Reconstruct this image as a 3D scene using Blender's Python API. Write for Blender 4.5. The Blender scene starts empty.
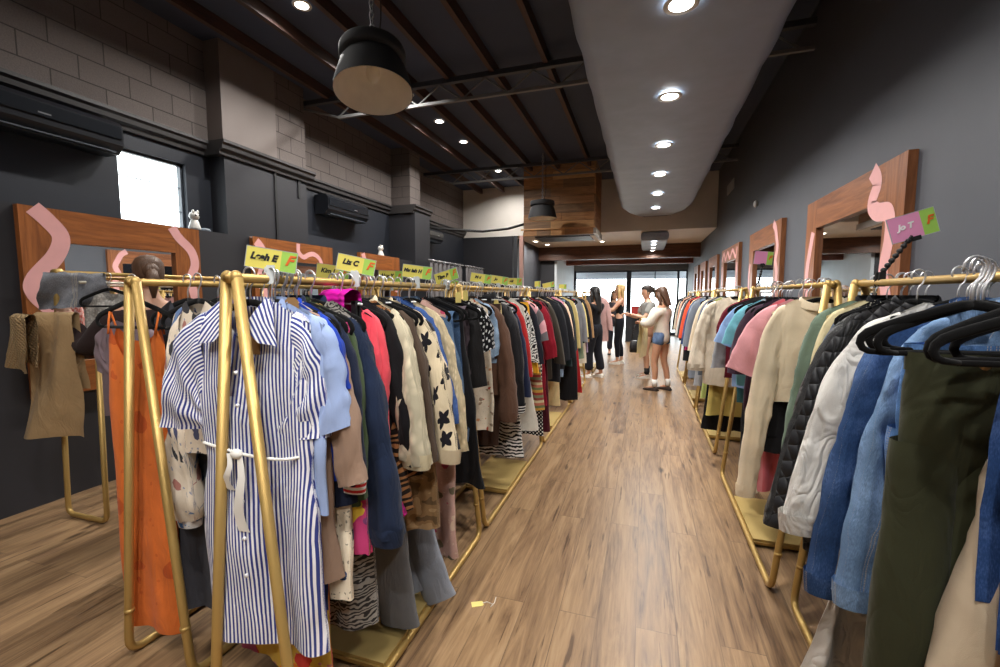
import bpy, bmesh, math, random
import numpy as np
from mathutils import Vector, Matrix, noise as mnoise
PI = math.pi
random.seed(7)
SC = bpy.context.scene
COL = SC.collection

# ------------------------------------------------------------------ helpers
class MB:
    def __init__(s): s.v = []; s.f = []; s.uv = []          # uv per vertex (metres)
    def add(s, vs, fs, uv=None):
        b = len(s.v); s.v += [tuple(map(float, p)) for p in vs]
        s.f += [tuple(b + i for i in f) for f in fs]
        s.uv += uv if uv is not None else [(p[0], p[2]) for p in vs]
        return s
    def box(s, lo, hi):
        x0, y0, z0 = lo; x1, y1, z1 = hi
        # separate verts per face so edges shade crisply
        P = [(x0,y0,z0),(x1,y0,z0),(x1,y1,z0),(x0,y1,z0),(x0,y0,z1),(x1,y0,z1),(x1,y1,z1),(x0,y1,z1)]
        F = [(0,3,2,1),(4,5,6,7),(0,1,5,4),(1,2,6,5),(2,3,7,6),(3,0,4,7)]
        for f in F: s.add([P[i] for i in f], [(0,1,2,3)])
        return s
    def quad(s, a, b, c, d):
        return s.add([a, b, c, d], [(0,1,2,3)])
    def rings(s, R, close=True, cap0=False, cap1=False, uvs=None):
        n = len(R[0]); m = len(R); b = len(s.v)
        vs = [p for r in R for p in r]
        fs = []
        for j in range(m-1):
            for i in range(n if close else n-1):
                k = (i+1) % n
                fs.append((j*n+i, j*n+k, (j+1)*n+k, (j+1)*n+i))
        if cap0: fs.append(tuple(range(n-1, -1, -1)))
        if cap1: fs.append(tuple((m-1)*n+i for i in range(n)))
        return s.add(vs, fs, uvs)
    def tube(s, path, r, n=10, r2=None, up=(0,1,0), caps=True, uv=True):
        """tube along a path; r = radius (or list) in the in-plane direction, r2 along the up axis"""
        path = [Vector(p) for p in path]; m = len(path)
        rs = r if isinstance(r, (list, tuple)) else [r]*m
        r2s = rs if r2 is None else (r2 if isinstance(r2, (list, tuple)) else [r2]*m)
        R = []; U = []; acc = 0
        prevn = None
        for j, p in enumerate(path):
            a = path[max(0, j-1)]; c = path[min(m-1, j+1)]
            t = (c-a).normalized()
            u = Vector(up) - t*t.dot(Vector(up))
            if u.length < 1e-3: u = Vector((1,0,0)) - t*t.x
            if u.length < 1e-3: u = Vector((0,0,1)) - t*t.z
            u.normalize(); w = t.cross(u)
            if j: acc += (p-path[j-1]).length
            ring = []
            for i in range(n):
                q = 2*PI*i/n
                ring.append(p + w*(math.cos(q)*rs[j]) + u*(math.sin(q)*r2s[j]))
                U.append((abs((i/n)*2-1)*PI*rs[j], -acc))
            R.append(ring)
        return s.rings(R, True, caps, caps, U)
    def lathe(s, prof, n=24, c=(0,0,0), cap0=False, cap1=False):
        R = [[(c[0]+r*math.cos(2*PI*i/n), c[1]+r*math.sin(2*PI*i/n), c[2]+z) for i in range(n)] for r, z in prof]
        return s.rings(R, True, cap0, cap1)
    def ellipsoid(s, c, r, n=16, m=10):
        R = []
        for j in range(m+1):
            t = PI*j/m; rr = max(math.sin(t), 1e-3)
            R.append([(c[0]+r[0]*rr*math.cos(2*PI*i/n), c[1]+r[1]*rr*math.sin(2*PI*i/n), c[2]+r[2]*math.cos(t)) for i in range(n)])
        return s.rings(R)
    def prism(s, poly, d, axis='y'):
        """extruded polygon given in (a,b); axis y: (a,0,b)->(a,d,b); axis x: (0,a,b)->(d,a,b); axis z"""
        def P(a, b, e): return {'y': (a, e, b), 'x': (e, a, b), 'z': (a, b, e)}[axis]
        n = len(poly)
        s.add([P(a, b, 0) for a, b in poly], [tuple(range(n))]); s.add([P(a, b, d) for a, b in poly], [tuple(range(n-1, -1, -1))])
        for i in range(n):
            a, b = poly[i], poly[(i+1) % n]
            s.quad(P(*a, 0), P(*a, d), P(*b, d), P(*b, 0))
        return s
    def build(s, name, mat, parent=None, smooth=False, loc=None, rot=None):
        me = bpy.data.meshes.new(name); me.from_pydata(s.v, [], s.f)
        uvl = me.uv_layers.new(name='UVMap')
        li = np.empty(len(me.loops), dtype=np.int32); me.loops.foreach_get('vertex_index', li)
        uvl.data.foreach_set('uv', np.array(s.uv, dtype=np.float32)[li].ravel())
        me.materials.append(mat)
        if smooth: me.polygons.foreach_set('use_smooth', [True]*len(me.polygons))
        me.update()
        bm = bmesh.new(); bm.from_mesh(me); bmesh.ops.recalc_face_normals(bm, faces=bm.faces); bm.to_mesh(me); bm.free()
        o = bpy.data.objects.new(name, me); COL.objects.link(o)
        if parent is not None: o.parent = parent
        if loc: o.location = loc
        if rot: o.rotation_euler = rot
        return o

LABELS = {}
def tag(o, label=None, cat=None, group=None, kind=None):
    if label:
        o['label'] = label
        if cat: LABELS.setdefault(label, []).append(o.name)
        n = len(label.split())
        if n > 16 or n < 4: print('LABEL LENGTH', n, label)
    if cat: o['category'] = cat
    if group: o['group'] = group
    if kind: o['kind'] = kind
    return o
def empty(name, loc=(0,0,0), rz=0, label=None, cat=None, group=None, kind=None):
    o = bpy.data.objects.new(name, None); COL.objects.link(o)
    o.empty_display_size = .05
    o.location = loc; o.rotation_euler = (0, 0, rz)
    return tag(o, label, cat, group, kind)
def copy_tree(o, parent=None):
    c = o.copy(); COL.objects.link(c)
    if parent is not None: c.parent = parent
    for ch in list(o.children): copy_tree(ch, c)
    return c
def struct(name, mb, mat, label=None, smooth=False):
    o = mb.build(name, mat, None, smooth); o['kind'] = 'structure'
    if label: o['label'] = label; o['category'] = name.split('_')[0]
    return o

# ------------------------------------------------------------------ materials
def srgb(r, g=None, b=None):
    if g is None: r, g, b = r
    f = lambda c: (c/255/12.92 if c/255 <= .04045 else ((c/255+.055)/1.055)**2.4)
    return (f(r), f(g), f(b), 1)
class NT:
    def __init__(s, name):
        s.m = bpy.data.materials.new(name); s.m.use_nodes = True
        s.t = s.m.node_tree; s.N = s.t.nodes; s.L = s.t.links
        s.b = s.N['Principled BSDF']
    def n(s, typ, ins=None, **kw):
        q = s.N.new(typ)
        for k, v in kw.items(): setattr(q, k, v)
        for k, v in (ins or {}).items():
            if isinstance(v, bpy.types.NodeSocket): s.L.new(v, q.inputs[k])
            else: q.inputs[k].default_value = v
        return q
    def math(s, op, a, b=None, clamp=False):
        q = s.N.new('ShaderNodeMath'); q.operation = op; q.use_clamp = clamp
        for i, v in enumerate((a, b)):
            if v is None: continue
            if isinstance(v, bpy.types.NodeSocket): s.L.new(v, q.inputs[i])
            else: q.inputs[i].default_value = v
        return q.outputs[0]
    def mix(s, f, a, b, mode='MIX'):
        q = s.N.new('ShaderNodeMix'); q.data_type = 'RGBA'; q.blend_type = mode
        for i, v in ((0, f), (6, a), (7, b)):
            if isinstance(v, bpy.types.NodeSocket): s.L.new(v, q.inputs[i])
            else: q.inputs[i].default_value = v
        return q.outputs[2]
    def ramp(s, f, stops, interp='LINEAR'):
        q = s.N.new('ShaderNodeValToRGB'); q.color_ramp.interpolation = interp
        e = q.color_ramp.elements
        while len(e) < len(stops): e.new(.5)
        for x, (p, c) in zip(e, stops): x.position = p; x.color = c
        s.L.new(f, q.inputs[0]); return q.outputs[0]
    def coord(s, which='Object', scale=(1,1,1), rot=(0,0,0)):
        tc = s.N.new('ShaderNodeTexCoord')
        mp = s.n('ShaderNodeMapping', {0: tc.outputs[which], 'Scale': scale, 'Rotation': rot})
        return mp.outputs[0]
    def out(s, col=None, rough=None, bump=None, bstr=.3, bdist=.01, metal=None, spec=None, **kw):
        for k, v in (('Base Color', col), ('Roughness', rough), ('Metallic', metal), ('Specular IOR Level', spec)):
            if v is None: continue
            if isinstance(v, bpy.types.NodeSocket): s.L.new(v, s.b.inputs[k])
            else: s.b.inputs[k].default_value = v
        if bump is not None:
            q = s.n('ShaderNodeBump', {'Height': bump, 'Strength': bstr, 'Distance': bdist}); s.L.new(q.outputs[0], s.b.inputs['Normal'])
        for k, v in kw.items(): s.b.inputs[k.replace('_', ' ')].default_value = v
        return s.m
_mc = {}
def cached(fn):
    def w(*a, **k):
        key = (fn.__name__, a, tuple(sorted(k.items())))
        if key not in _mc: _mc[key] = fn(*a, **k)
        return _mc[key]
    return w
@cached
def plain(c, rough=.5, metal=0., noise=.12, scale=9.):
    t = NT('paint'); v = t.coord()
    nz = t.n('ShaderNodeTexNoise', {'Vector': v, 'Scale': scale, 'Detail': 4})
    c = srgb(c)
    col = t.mix(nz.outputs[0], tuple(x*(1-noise) for x in c[:3])+(1,), tuple(min(1, x*(1+noise)) for x in c[:3])+(1,))
    return t.out(col, rough, metal=metal)
def fabric_base(t, col, bump=.25, scale=700., rough=.92, wr=.5):
    uv = t.coord('UV')
    w1 = t.n('ShaderNodeTexNoise', {'Vector': uv, 'Scale': scale, 'Detail': 2})
    ob = t.coord('Object')
    w2 = t.n('ShaderNodeTexNoise', {'Vector': t.coord('Object', (1,1,.4)), 'Scale': 13., 'Detail': 2, 'Distortion': 1.2})
    rdg = t.math('ABSOLUTE', t.math('SUBTRACT', w2.outputs[0], .5))
    h = t.math('ADD', t.math('MULTIPLY', w1.outputs[0], .1), t.math('MULTIPLY', rdg, wr*2.4))
    # slight fade / wear of the dye
    w3 = t.n('ShaderNodeTexNoise', {'Vector': ob, 'Scale': 5., 'Detail': 5})
    f = t.ramp(w3.outputs[0], [(.3, (.82,.82,.82,1)), (.7, (1.1,1.1,1.1,1))])
    col = t.mix(1., col, f, 'MULTIPLY')
    t.b.inputs['Sheen Weight'].default_value = .06
    return t.out(col, rough, h, bump*1.5, .022, spec=.2)
@cached
def cloth(c, rough=.92, wr=.5, bump=.25):
    t = NT('cloth'); return fabric_base(t, t.n('ShaderNodeRGB').outputs[0] if 0 else t.mix(0., srgb(c), srgb(c)), bump, rough=rough, wr=wr)
@cached
def stripes(c1, c2, per=.022, duty=.5, horiz=False, wob=0.0):
    t = NT('striped_cloth'); uv = t.coord('UV')
    sp = t.n('ShaderNodeSeparateXYZ', {0: uv})
    x = sp.outputs[1 if horiz else 0]
    if wob:
        nz = t.n('ShaderNodeTexNoise', {'Vector': uv, 'Scale': 9., 'Detail': 2})
        x = t.math('ADD', x, t.math('MULTIPLY', nz.outputs[0], wob))
    f = t.math('FRACT', t.math('DIVIDE', x, per))
    col = t.mix(t.math('GREATER_THAN', f, duty), srgb(c1), srgb(c2))
    return fabric_base(t, col, .2, wr=.35)
@cached
def rainbow(per=.16):
    t = NT('multi_stripe_cloth'); uv = t.coord('UV'); sp = t.n('ShaderNodeSeparateXYZ', {0: uv})
    f = t.math('FRACT', t.math('DIVIDE', sp.outputs[1], per))
    C = [(150,60,50),(196,150,70),(110,120,80),(190,110,90),(205,190,150),(140,70,60),(120,130,100)]
    col = t.ramp(f, [(i/len(C), srgb(c)) for i, c in enumerate(C)], 'CONSTANT')
    return fabric_base(t, col)
@cached
def denim(c, fade=.5):
    t = NT('denim'); uv = t.coord('UV', (1, .25, 1)); ob = t.coord()
    a = t.n('ShaderNodeTexNoise', {'Vector': uv, 'Scale': 420., 'Detail': 2})
    b = t.n('ShaderNodeTexNoise', {'Vector': ob, 'Scale': 6., 'Detail': 5, 'Roughness': .6})
    c0 = srgb(c); light = tuple(min(1, x*1.9+.06) for x in c0[:3])+(1,); dark = tuple(x*.62 for x in c0[:3])+(1,)
    m = t.math('ADD', t.math('MULTIPLY', a.outputs[0], .35), t.math('MULTIPLY', b.outputs[0], .65))
    col = t.ramp(m, [(.36, dark), (.5, c0), (.72, light)])
    sp = t.n('ShaderNodeSeparateXYZ', {0: t.coord('UV')})
    au = t.math('ABSOLUTE', sp.outputs[0]); dash = t.math('GREATER_THAN', t.math('FRACT', t.math('MULTIPLY', sp.outputs[1], 160.)), .35)
    ln = t.math('ADD', t.math('LESS_THAN', t.math('ABSOLUTE', t.math('SUBTRACT', au, .006)), .0011), t.math('LESS_THAN', t.math('ABSOLUTE', t.math('SUBTRACT', au, .0125)), .0011))
    col = t.mix(t.math('MULTIPLY', t.math('MULTIPLY', ln, dash), .7), col, srgb(206,190,160))
    w2 = t.n('ShaderNodeTexNoise', {'Vector': t.coord('Object', (1,1,.5)), 'Scale': 15., 'Detail': 2, 'Distortion': 1.})
    seam = t.math('LESS_THAN', au, .004)
    h = t.math('ADD', t.math('ADD', t.math('MULTIPLY', a.outputs[0], .15), t.math('MULTIPLY', t.math('ABSOLUTE', t.math('SUBTRACT', w2.outputs[0], .5)), 1.1)), t.math('MULTIPLY', seam, .2))
    return t.out(col, .85, h, .4, .02, spec=.2)
@cached
def floral(bg, cols, scale=11., cover=.42, warp=.35):
    t = NT('floral_cloth'); uv = t.coord('UV')
    nz = t.n('ShaderNodeTexNoise', {'Vector': uv, 'Scale': scale*1.3, 'Detail': 3})
    wv = t.mix(warp*.12, uv, nz.outputs[1], 'ADD')
    vo = t.n('ShaderNodeTexVoronoi', {'Vector': wv, 'Scale': scale})
    sp = t.n('ShaderNodeSeparateColor', {0: vo.outputs['Color']})
    n = len(cols)
    cc = t.ramp(sp.outputs[0], [(i/n, srgb(c)) for i, c in enumerate(cols)], 'CONSTANT')
    # petals
    d = t.math('ADD', vo.outputs['Distance'], t.math('MULTIPLY', t.math('SUBTRACT', nz.outputs[0], .5), .5))
    f = t.math('LESS_THAN', d, cover)
    v2 = t.n('ShaderNodeTexVoronoi', {'Vector': wv, 'Scale': scale*3.1})
    f2 = t.math('LESS_THAN', v2.outputs['Distance'], cover*.55)
    col = t.mix(t.math('MULTIPLY', f2, .7), srgb(bg), srgb(cols[-1]))
    col = t.mix(f, col, cc)
    return fabric_base(t, col)
@cached
def dots(bg, fg, scale=28., r=.22, rnd=0.):
    t = NT('spotted_cloth'); uv = t.coord('UV', (1,1,0), (0,0,.78))
    vo = t.n('ShaderNodeTexVoronoi', {'Vector': uv, 'Scale': scale, 'Randomness': rnd}); vo.voronoi_dimensions = '2D'
    return fabric_base(t, t.mix(t.math('LESS_THAN', vo.outputs['Distance'], r), srgb(bg), srgb(fg)))
@cached
def starprint(bg, fg, scale=11., R=.38):
    t = NT('star_cloth'); uv = t.coord('UV', (1,1,0))
    vo = t.n('ShaderNodeTexVoronoi', {'Vector': uv, 'Scale': scale, 'Randomness': .55}); vo.voronoi_dimensions = '2D'
    sc_ = t.n('ShaderNodeVectorMath', {0: uv, 'Scale': 1.0}, operation='SCALE')
    d = t.n('ShaderNodeVectorMath', {0: sc_.outputs[0], 1: vo.outputs['Position']}, operation='SUBTRACT')
    sp = t.n('ShaderNodeSeparateXYZ', {0: d.outputs[0]})
    ang = t.math('ARCTAN2', sp.outputs[0], sp.outputs[1])
    # five-pointed star: triangle wave of the angle
    k = t.math('ABSOLUTE', t.math('SUBTRACT', t.math('FRACT', t.math('ADD', t.math('MULTIPLY', ang, 5/(2*PI)), .5)), .5))
    rad = t.math('SUBTRACT', R, t.math('MULTIPLY', k, R*1.05))
    f = t.math('LESS_THAN', vo.outputs['Distance'], rad)
    return fabric_base(t, t.mix(f, srgb(bg), srgb(fg)))
@cached
def animal(c1, c2, scale=14., dist=9., thr=.5):
    t = NT('animal_print_cloth'); uv = t.coord('UV')
    w = t.n('ShaderNodeTexWave', {'Vector': uv, 'Scale': scale, 'Distortion': dist, 'Detail': 2., 'Detail Scale': 1.2}, bands_direction='Y')
    return fabric_base(t, t.mix(t.math('GREATER_THAN', w.outputs[0], thr), srgb(c1), srgb(c2)))
@cached
def checks(c1, c2, scale=36.):
    t = NT('check_cloth'); uv = t.coord('UV', (1,1,0))
    c = t.n('ShaderNodeTexChecker', {'Vector': uv, 'Scale': scale, 'Color1': srgb(c1), 'Color2': srgb(c2)})
    return fabric_base(t, c.outputs[0])
@cached
def camo(cols, scale=14.):
    t = NT('camo_cloth'); uv = t.coord('UV')
    nz = t.n('ShaderNodeTexNoise', {'Vector': uv, 'Scale': scale, 'Detail': 1.5})
    n = len(cols)
    return fabric_base(t, t.ramp(nz.outputs[0], [(.34+.3*i/n if i else 0, srgb(c)) for i, c in enumerate(cols)], 'CONSTANT'))
@cached
def quilted(c, per=.05, rough=.55):
    t = NT('quilted_cloth'); uv = t.coord('UV'); sp = t.n('ShaderNodeSeparateXYZ', {0: uv})
    nz = t.n('ShaderNodeTexNoise', {'Vector': uv, 'Scale': 8.})
    x = t.math('ADD', sp.outputs[0], t.math('MULTIPLY', nz.outputs[0], .012)); y = sp.outputs[1]
    a = t.math('ABSOLUTE', t.math('SINE', t.math('MULTIPLY', t.math('ADD', x, y), PI/per)))
    b = t.math('ABSOLUTE', t.math('SINE', t.math('MULTIPLY', t.math('SUBTRACT', x, y), PI/per)))
    h = t.math('POWER', t.math('MULTIPLY', a, b), .45)
    t.b.inputs['Sheen Weight'].default_value = .05
    return t.out(srgb(c), rough, h, 1., .012, spec=.35)
@cached
def ribbed(c, per=.006, horiz=False):
    t = NT('ribbed_cloth'); uv = t.coord('UV'); sp = t.n('ShaderNodeSeparateXYZ', {0: uv})
    h = t.math('SINE', t.math('MULTIPLY', sp.outputs[1 if horiz else 0], 2*PI/per))
    nz = t.n('ShaderNodeTexNoise', {'Vector': t.coord(), 'Scale': 6., 'Detail': 4})
    c0 = srgb(c)
    col = t.mix(nz.outputs[0], tuple(x*.85 for x in c0[:3])+(1,), tuple(min(1, x*1.12) for x in c0[:3])+(1,))
    return t.out(col, .95, h, .5, .002, spec=.15)
@cached
def textured(c, scale=40.):
    t = NT('lace_cloth'); uv = t.coord('UV')
    vo = t.n('ShaderNodeTexVoronoi', {'Vector': uv, 'Scale': scale}); c0 = srgb(c)
    col = t.ramp(vo.outputs[0], [(.15, tuple(min(1, x*1.1) for x in c0[:3])+(1,)), (.6, tuple(x*.68 for x in c0[:3])+(1,))])
    return t.out(col, .95, vo.outputs[0], .5, .006, spec=.15)
@cached
def wood(c1, c2, axis='y', scale=1., rough=.45, knots=True):
    t = NT('wood'); s = {'x': (.9, 9, 9), 'y': (9, .9, 9), 'z': (9, 9, .9)}[axis]
    v = t.coord('Object', tuple(q*scale for q in s))
    n1 = t.n('ShaderNodeTexNoise', {'Vector': v, 'Scale': 1.6, 'Detail': 8, 'Roughness': .62, 'Distortion': 1.4})
    n2 = t.n('ShaderNodeTexNoise', {'Vector': v, 'Scale': 9., 'Detail': 3})
    f = t.math('ADD', t.math('MULTIPLY', n1.outputs[0], .75), t.math('MULTIPLY', n2.outputs[0], .25))
    col = t.ramp(f, [(.32, srgb(c1)), (.66, srgb(c2))])
    return t.out(col, rough, n1.outputs[0], .15, .01)
@cached
def gold(c=(186,154,92), rough=.44):
    t = NT('brushed_brass'); v = t.coord('Object', (30, 2, 30))
    nz = t.n('ShaderNodeTexNoise', {'Vector': v, 'Scale': 6., 'Detail': 3})
    r = t.math('ADD', rough-.08, t.math('MULTIPLY', nz.outputs[0], .16))
    return t.out(srgb(c), r, metal=.6)
def emit(c, k):
    t = NT('lamp_glow'); return t.out(srgb(c), .5, Emission_Color=srgb(c), Emission_Strength=k)
CHROME = plain((222,222,226), .32, .75, .02)
BLACK = plain((16,16,18), .6)
VELVET = cloth((14,14,15), 1., .1)
GOLD = gold()
PLATE = gold((196,170,108), .5)
PLASTIC_W = plain((225,224,218), .4)
METAL_D = plain((38,39,42), .5, .3)
STEEL = plain((150,150,152), .45, .6)

# ------------------------------------------------------------------ room shell
XL, XU, XR = -4.2, -4.68, 1.5          # partition face, upper left wall, right wall
YB, YBULK, YBEAM, YF = -3.2, 11.2, 14.2, 18.2
ZC, ZLOW = 4.32, 3.07

def m_floor():
    t = NT('oak_plank_floor'); ob = t.coord('Object', (1,1,1), (0,0,PI/2))
    br = t.n('ShaderNodeTexBrick', {'Vector': ob, 'Scale': 1., 'Mortar Size': .0022, 'Mortar Smooth': .3, 'Brick Width': 1.5, 'Row Height': .18,
             'Color1': (0,0,0,1), 'Color2': (1,1,1,1), 'Mortar': (.5,.5,.5,1), 'Bias': 0.}, offset=.37, offset_frequency=2)
    tone = t.n('ShaderNodeSeparateColor', {0: br.outputs[0]}).outputs[0]
    v = t.coord('Object', (9, .8, 1))
    sh = t.n('ShaderNodeVectorMath', {0: v, 1: t.n('ShaderNodeCombineXYZ', {2: t.math('MULTIPLY', tone, 37.)}).outputs[0]}, operation='ADD').outputs[0]
    n1 = t.n('ShaderNodeTexNoise', {'Vector': sh, 'Scale': 1.5, 'Detail': 9, 'Roughness': .65, 'Distortion': 1.1})
    n2 = t.n('ShaderNodeTexNoise', {'Vector': t.coord('Object', (60, 3, 1)), 'Scale': 1.5, 'Detail': 3})
    f = t.math('ADD', t.math('ADD', t.math('MULTIPLY', n1.outputs[0], .75), t.math('MULTIPLY', n2.outputs[0], .22)), t.math('MULTIPLY', tone, .07))
    col = t.ramp(f, [(.33, srgb(76,56,40)), (.44, srgb(117,91,66)), (.57, srgb(146,117,85)), (.75, srgb(166,139,105))])
    # dark knots and mineral streaks
    kv = t.n('ShaderNodeTexVoronoi', {'Vector': t.coord('Object', (3.2, 1.1, 1)), 'Scale': 1.3})
    kn = t.math('ADD', kv.outputs[0], t.math('MULTIPLY', n1.outputs[0], .16))
    col = t.mix(t.ramp(kn, [(.12, (1,1,1,1)), (.2, (0,0,0,1))]), col, srgb(58,38,24))
    st = t.n('ShaderNodeTexNoise', {'Vector': t.coord('Object', (14, 1.1, 1)), 'Scale': 2.2, 'Detail': 4})
    col = t.mix(t.ramp(st.outputs[0], [(.63, (0,0,0,1)), (.69, (.8,.8,.8,1))]), col, srgb(72,50,32))
    col = t.mix(t.math('MULTIPLY', br.outputs['Fac'], .5), col, srgb(52,36,24))
    r = t.math('ADD', .26, t.math('MULTIPLY', n1.outputs[0], .22))
    return t.out(col, r, t.math('SUBTRACT', n1.outputs[0], br.outputs['Fac']), .12, .006, spec=.45)
def m_block(c=(104,95,91)):
    t = NT('painted_concrete_block'); v = t.coord('Object', (1,1,1), (PI/2, 0, PI/2))
    # wall lies in the YZ plane: use Y and Z
    tc = t.N.new('ShaderNodeTexCoord'); sp = t.n('ShaderNodeSeparateXYZ', {0: tc.outputs['Object']})
    vv = t.n('ShaderNodeCombineXYZ', {0: t.math('ADD', sp.outputs[1], sp.outputs[0]), 1: sp.outputs[2]}).outputs[0]
    br = t.n('ShaderNodeTexBrick', {'Vector': vv, 'Scale': 1., 'Mortar Size': .006, 'Mortar Smooth': .35, 'Brick Width': .4, 'Row Height': .2,
             'Color1': srgb(c), 'Color2': srgb(tuple(q*.93 for q in c)), 'Mortar': srgb(tuple(q*.6 for q in c))}, offset=.5)
    nz = t.n('ShaderNodeTexNoise', {'Vector': tc.outputs['Object'], 'Scale': 90., 'Detail': 4})
    col = t.mix(.25, br.outputs[0], nz.outputs[0], 'OVERLAY')
    h = t.math('SUBTRACT', t.math('MULTIPLY', nz.outputs[0], .35), br.outputs['Fac'])
    return t.out(col, .9, h, .6, .012)
def m_wall(c, rough=.6, sc=3., amt=.1):
    t = NT('painted_wall'); v = t.coord()
    a = t.n('ShaderNodeTexNoise', {'Vector': v, 'Scale': sc, 'Detail': 6}); b = t.n('ShaderNodeTexNoise', {'Vector': v, 'Scale': 160., 'Detail': 2})
    c0 = srgb(c)
    col = t.mix(a.outputs[0], tuple(x*(1-amt) for x in c0[:3])+(1,), tuple(x*(1+amt) for x in c0[:3])+(1,))
    return t.out(col, rough, b.outputs[0], .08, .004)
CHAR = m_wall((36,36,41)); CHAR_R = m_wall((84,87,94), .55); NAVY = m_wall((30,34,43)); CEIL = m_wall((58,68,90), .8)
WHITE_W = m_wall((214,208,200)); BLUEW = m_wall((196,206,214)); BLOCK = m_block()

struct('floor', MB().box((XU-.1, YB, -.1), (XR+.1, YF, 0)), m_floor())
struct('ceiling', MB().box((XU-.1, YB, ZC), (XR+.1, YBULK+.1, ZC+.1)), CEIL)
struct('wall_right', MB().box((XR, YB, 0), (XR+.1, YF, ZC)), CHAR_R)
struct('wall_back', MB().box((XU, YB-.1, 0), (XR, YB, ZC)), m_wall((150,146,140)))
# left: projecting partition with a ledge, then the real wall behind with a window hole
struct('wall_left', MB().box((XU, YB, 0), (XL, 9.9, 2.19)), CHAR)
WY0, WY1, WZ0, WZ1 = 2.93, 3.58, 2.19, 2.93
w = MB()
w.box((XU-.12, YB, 2.19), (XU, WY0, 3.16)); w.box((XU-.12, WY1, 2.19), (XU, YBULK+.2, 3.16)); w.box((XU-.12, WY0, WZ1), (XU, WY1, 3.16))
w.box((XU-.12, 9.9, 0), (XU, YBULK+.2, 2.19))
struct('wall_left_middle', w, NAVY)
struct('wall_left_upper', MB().box((XU-.12, YB, 3.16), (XU, YBULK+.2, ZC)), BLOCK)
# window
wf = MB()
for a, b in (((XU-.1, WY0, WZ0), (XU-.05, WY0+.025, WZ1)), ((XU-.1, WY1-.025, WZ0), (XU-.05, WY1, WZ1)), ((XU-.1, WY0, WZ1-.025), (XU-.05, WY1, WZ1)),
             ((XU-.1, WY0, WZ0), (XU-.05, WY1, WZ0+.03)), ((XU-.09, WY0, 2.43), (XU-.07, WY1, 2.438)), ((XU-.09, WY0, 2.68), (XU-.07, WY1, 2.688))):
    wf.box(a, b)
def m_glass():
    t = NT('clear_glass'); g = t.n('ShaderNodeBsdfGlossy', {'Roughness': .02}); tr = t.n('ShaderNodeBsdfTransparent', {'Color': (.96,.98,.98,1)})
    m = t.n('ShaderNodeMixShader', {0: .06, 1: tr.outputs[0], 2: g.outputs[0]})
    t.L.new(m.outputs[0], t.N['Material Output'].inputs[0]); return t.m
GLASS = m_glass()
win = struct('window_1', wf, plain((70,76,84), .4), 'small bright window high on left wall above the ledge')
MB().box((XU-.085, WY0, WZ0), (XU-.082, WY1, WZ1)).build('pane', GLASS, win)
# pilasters and cornice
p = MB()
p.box((XU, 3.86, 2.19), (XU+.22, 5.12, 3.1)); 
struct('wall_left_pilaster_base', p, CHAR)
p2 = MB(); p2.box((XU, 7.55, 0), (XU+.55, 8.15, 3.1)); struct('wall_left_pier', p2, CHAR)
struct('trim_1', MB().box((XU, 3.86, 3.22), (XU+.22, 4.62, ZC)), m_wall((112,102,97)))
struct('trim_2', MB().box((XU, 4.62, 3.22), (XU+.22, 5.12, ZC)), BLOCK)
struct('trim_3', MB().box((XU, 7.65, 3.22), (XU+.4, 8.05, ZC)), BLOCK)
def cornice(y0, y1, x):
    m = MB()
    prof = [(XU, 3.08), (x+.03, 3.08), (x+.035, 3.12), (x+.07, 3.14), (x+.075, 3.18), (x+.1, 3.2), (x+.1, 3.23), (XU, 3.23)]
    n = len(prof)
    m.add([(a, y0, b) for a, b in prof], [tuple(range(n))]); m.add([(a, y1, b) for a, b in prof], [tuple(range(n-1,-1,-1))])
    for i in range(n):
        a, b = prof[i], prof[(i+1) % n]
        m.quad((a[0], y0, a[1]), (a[0], y1, a[1]), (b[0], y1, b[1]), (b[0], y0, b[1]))
    return m
CORN = plain((52,50,50), .45)
struct('trim_4', cornice(YB, 3.78, XU), CORN); struct('trim_5', cornice(3.78, 5.2, XU+.22), CORN)
struct('trim_6', cornice(5.2, 7.5, XU), CORN); struct('trim_7', cornice(7.5, 8.2, XU+.5), CORN); struct('trim_8', cornice(8.2, YBULK, XU), CORN)
for k, y in enumerate((4.55, 4.95)): struct('trim_%d' % (9+k), MB().box((XU+.22, y, 2.19 if k == 0 else 2.85), (XU+.235, y+.035, 3.08)), BLACK)
# far end: white bulkhead, low ceiling, beams, storefront
struct('wall_far_bulkhead', MB().box((XU, YBULK, ZLOW), (XR, YBULK+.1, ZC)), WHITE_W)
struct('ceiling_low', MB().box((XU, YBULK+.1, ZLOW), (XR, YF, ZLOW+.08)), m_wall((222,214,204)))
BEAM = wood((52,32,22), (104,66,44), 'x', 1., .5)
struct('beam_far', MB().box((-3.55, YBEAM, 2.66), (XR, YBEAM+.25, ZLOW)), BEAM)
struct('beam_header', MB().box((-2.75, 16.2, 2.62), (XR, 16.4, 2.82)), wood((74,34,26), (130,72,54), 'x', 1., .5))
struct('wall_far_dark', MB().box((-3.3, YBEAM+.25, 0), (-2.83, YBEAM+.4, ZLOW)), CHAR)
struct('wall_far_left', MB().box((XU-.05, YBULK, 0), (-3.3, YBULK+.12, ZLOW)), CHAR)
struct('wall_far_side', MB().box((-3.4, YBULK+.1, 0), (-3.3, YBEAM+.4, ZLOW)), CHAR)
struct('wall_far_pale', MB().box((-2.83, YBEAM+.25, 0), (-2.75, YF, ZLOW)), BLUEW)
struct('trim_11', MB().box((-2.83, YF-.1, 2.5), (XR, YF, ZLOW)), m_wall((120,122,124)))
struct('trim_12', MB().box((-3.27, YBULK-.02, 0), (-3.17, YBULK+.1, ZLOW)), plain((60,62,66), .4))
struct('trim_13', MB().box((-3.12, YBULK+.0, 0), (-3.02, YBULK+.1, ZLOW)), plain((190,150,140), .5))
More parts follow.
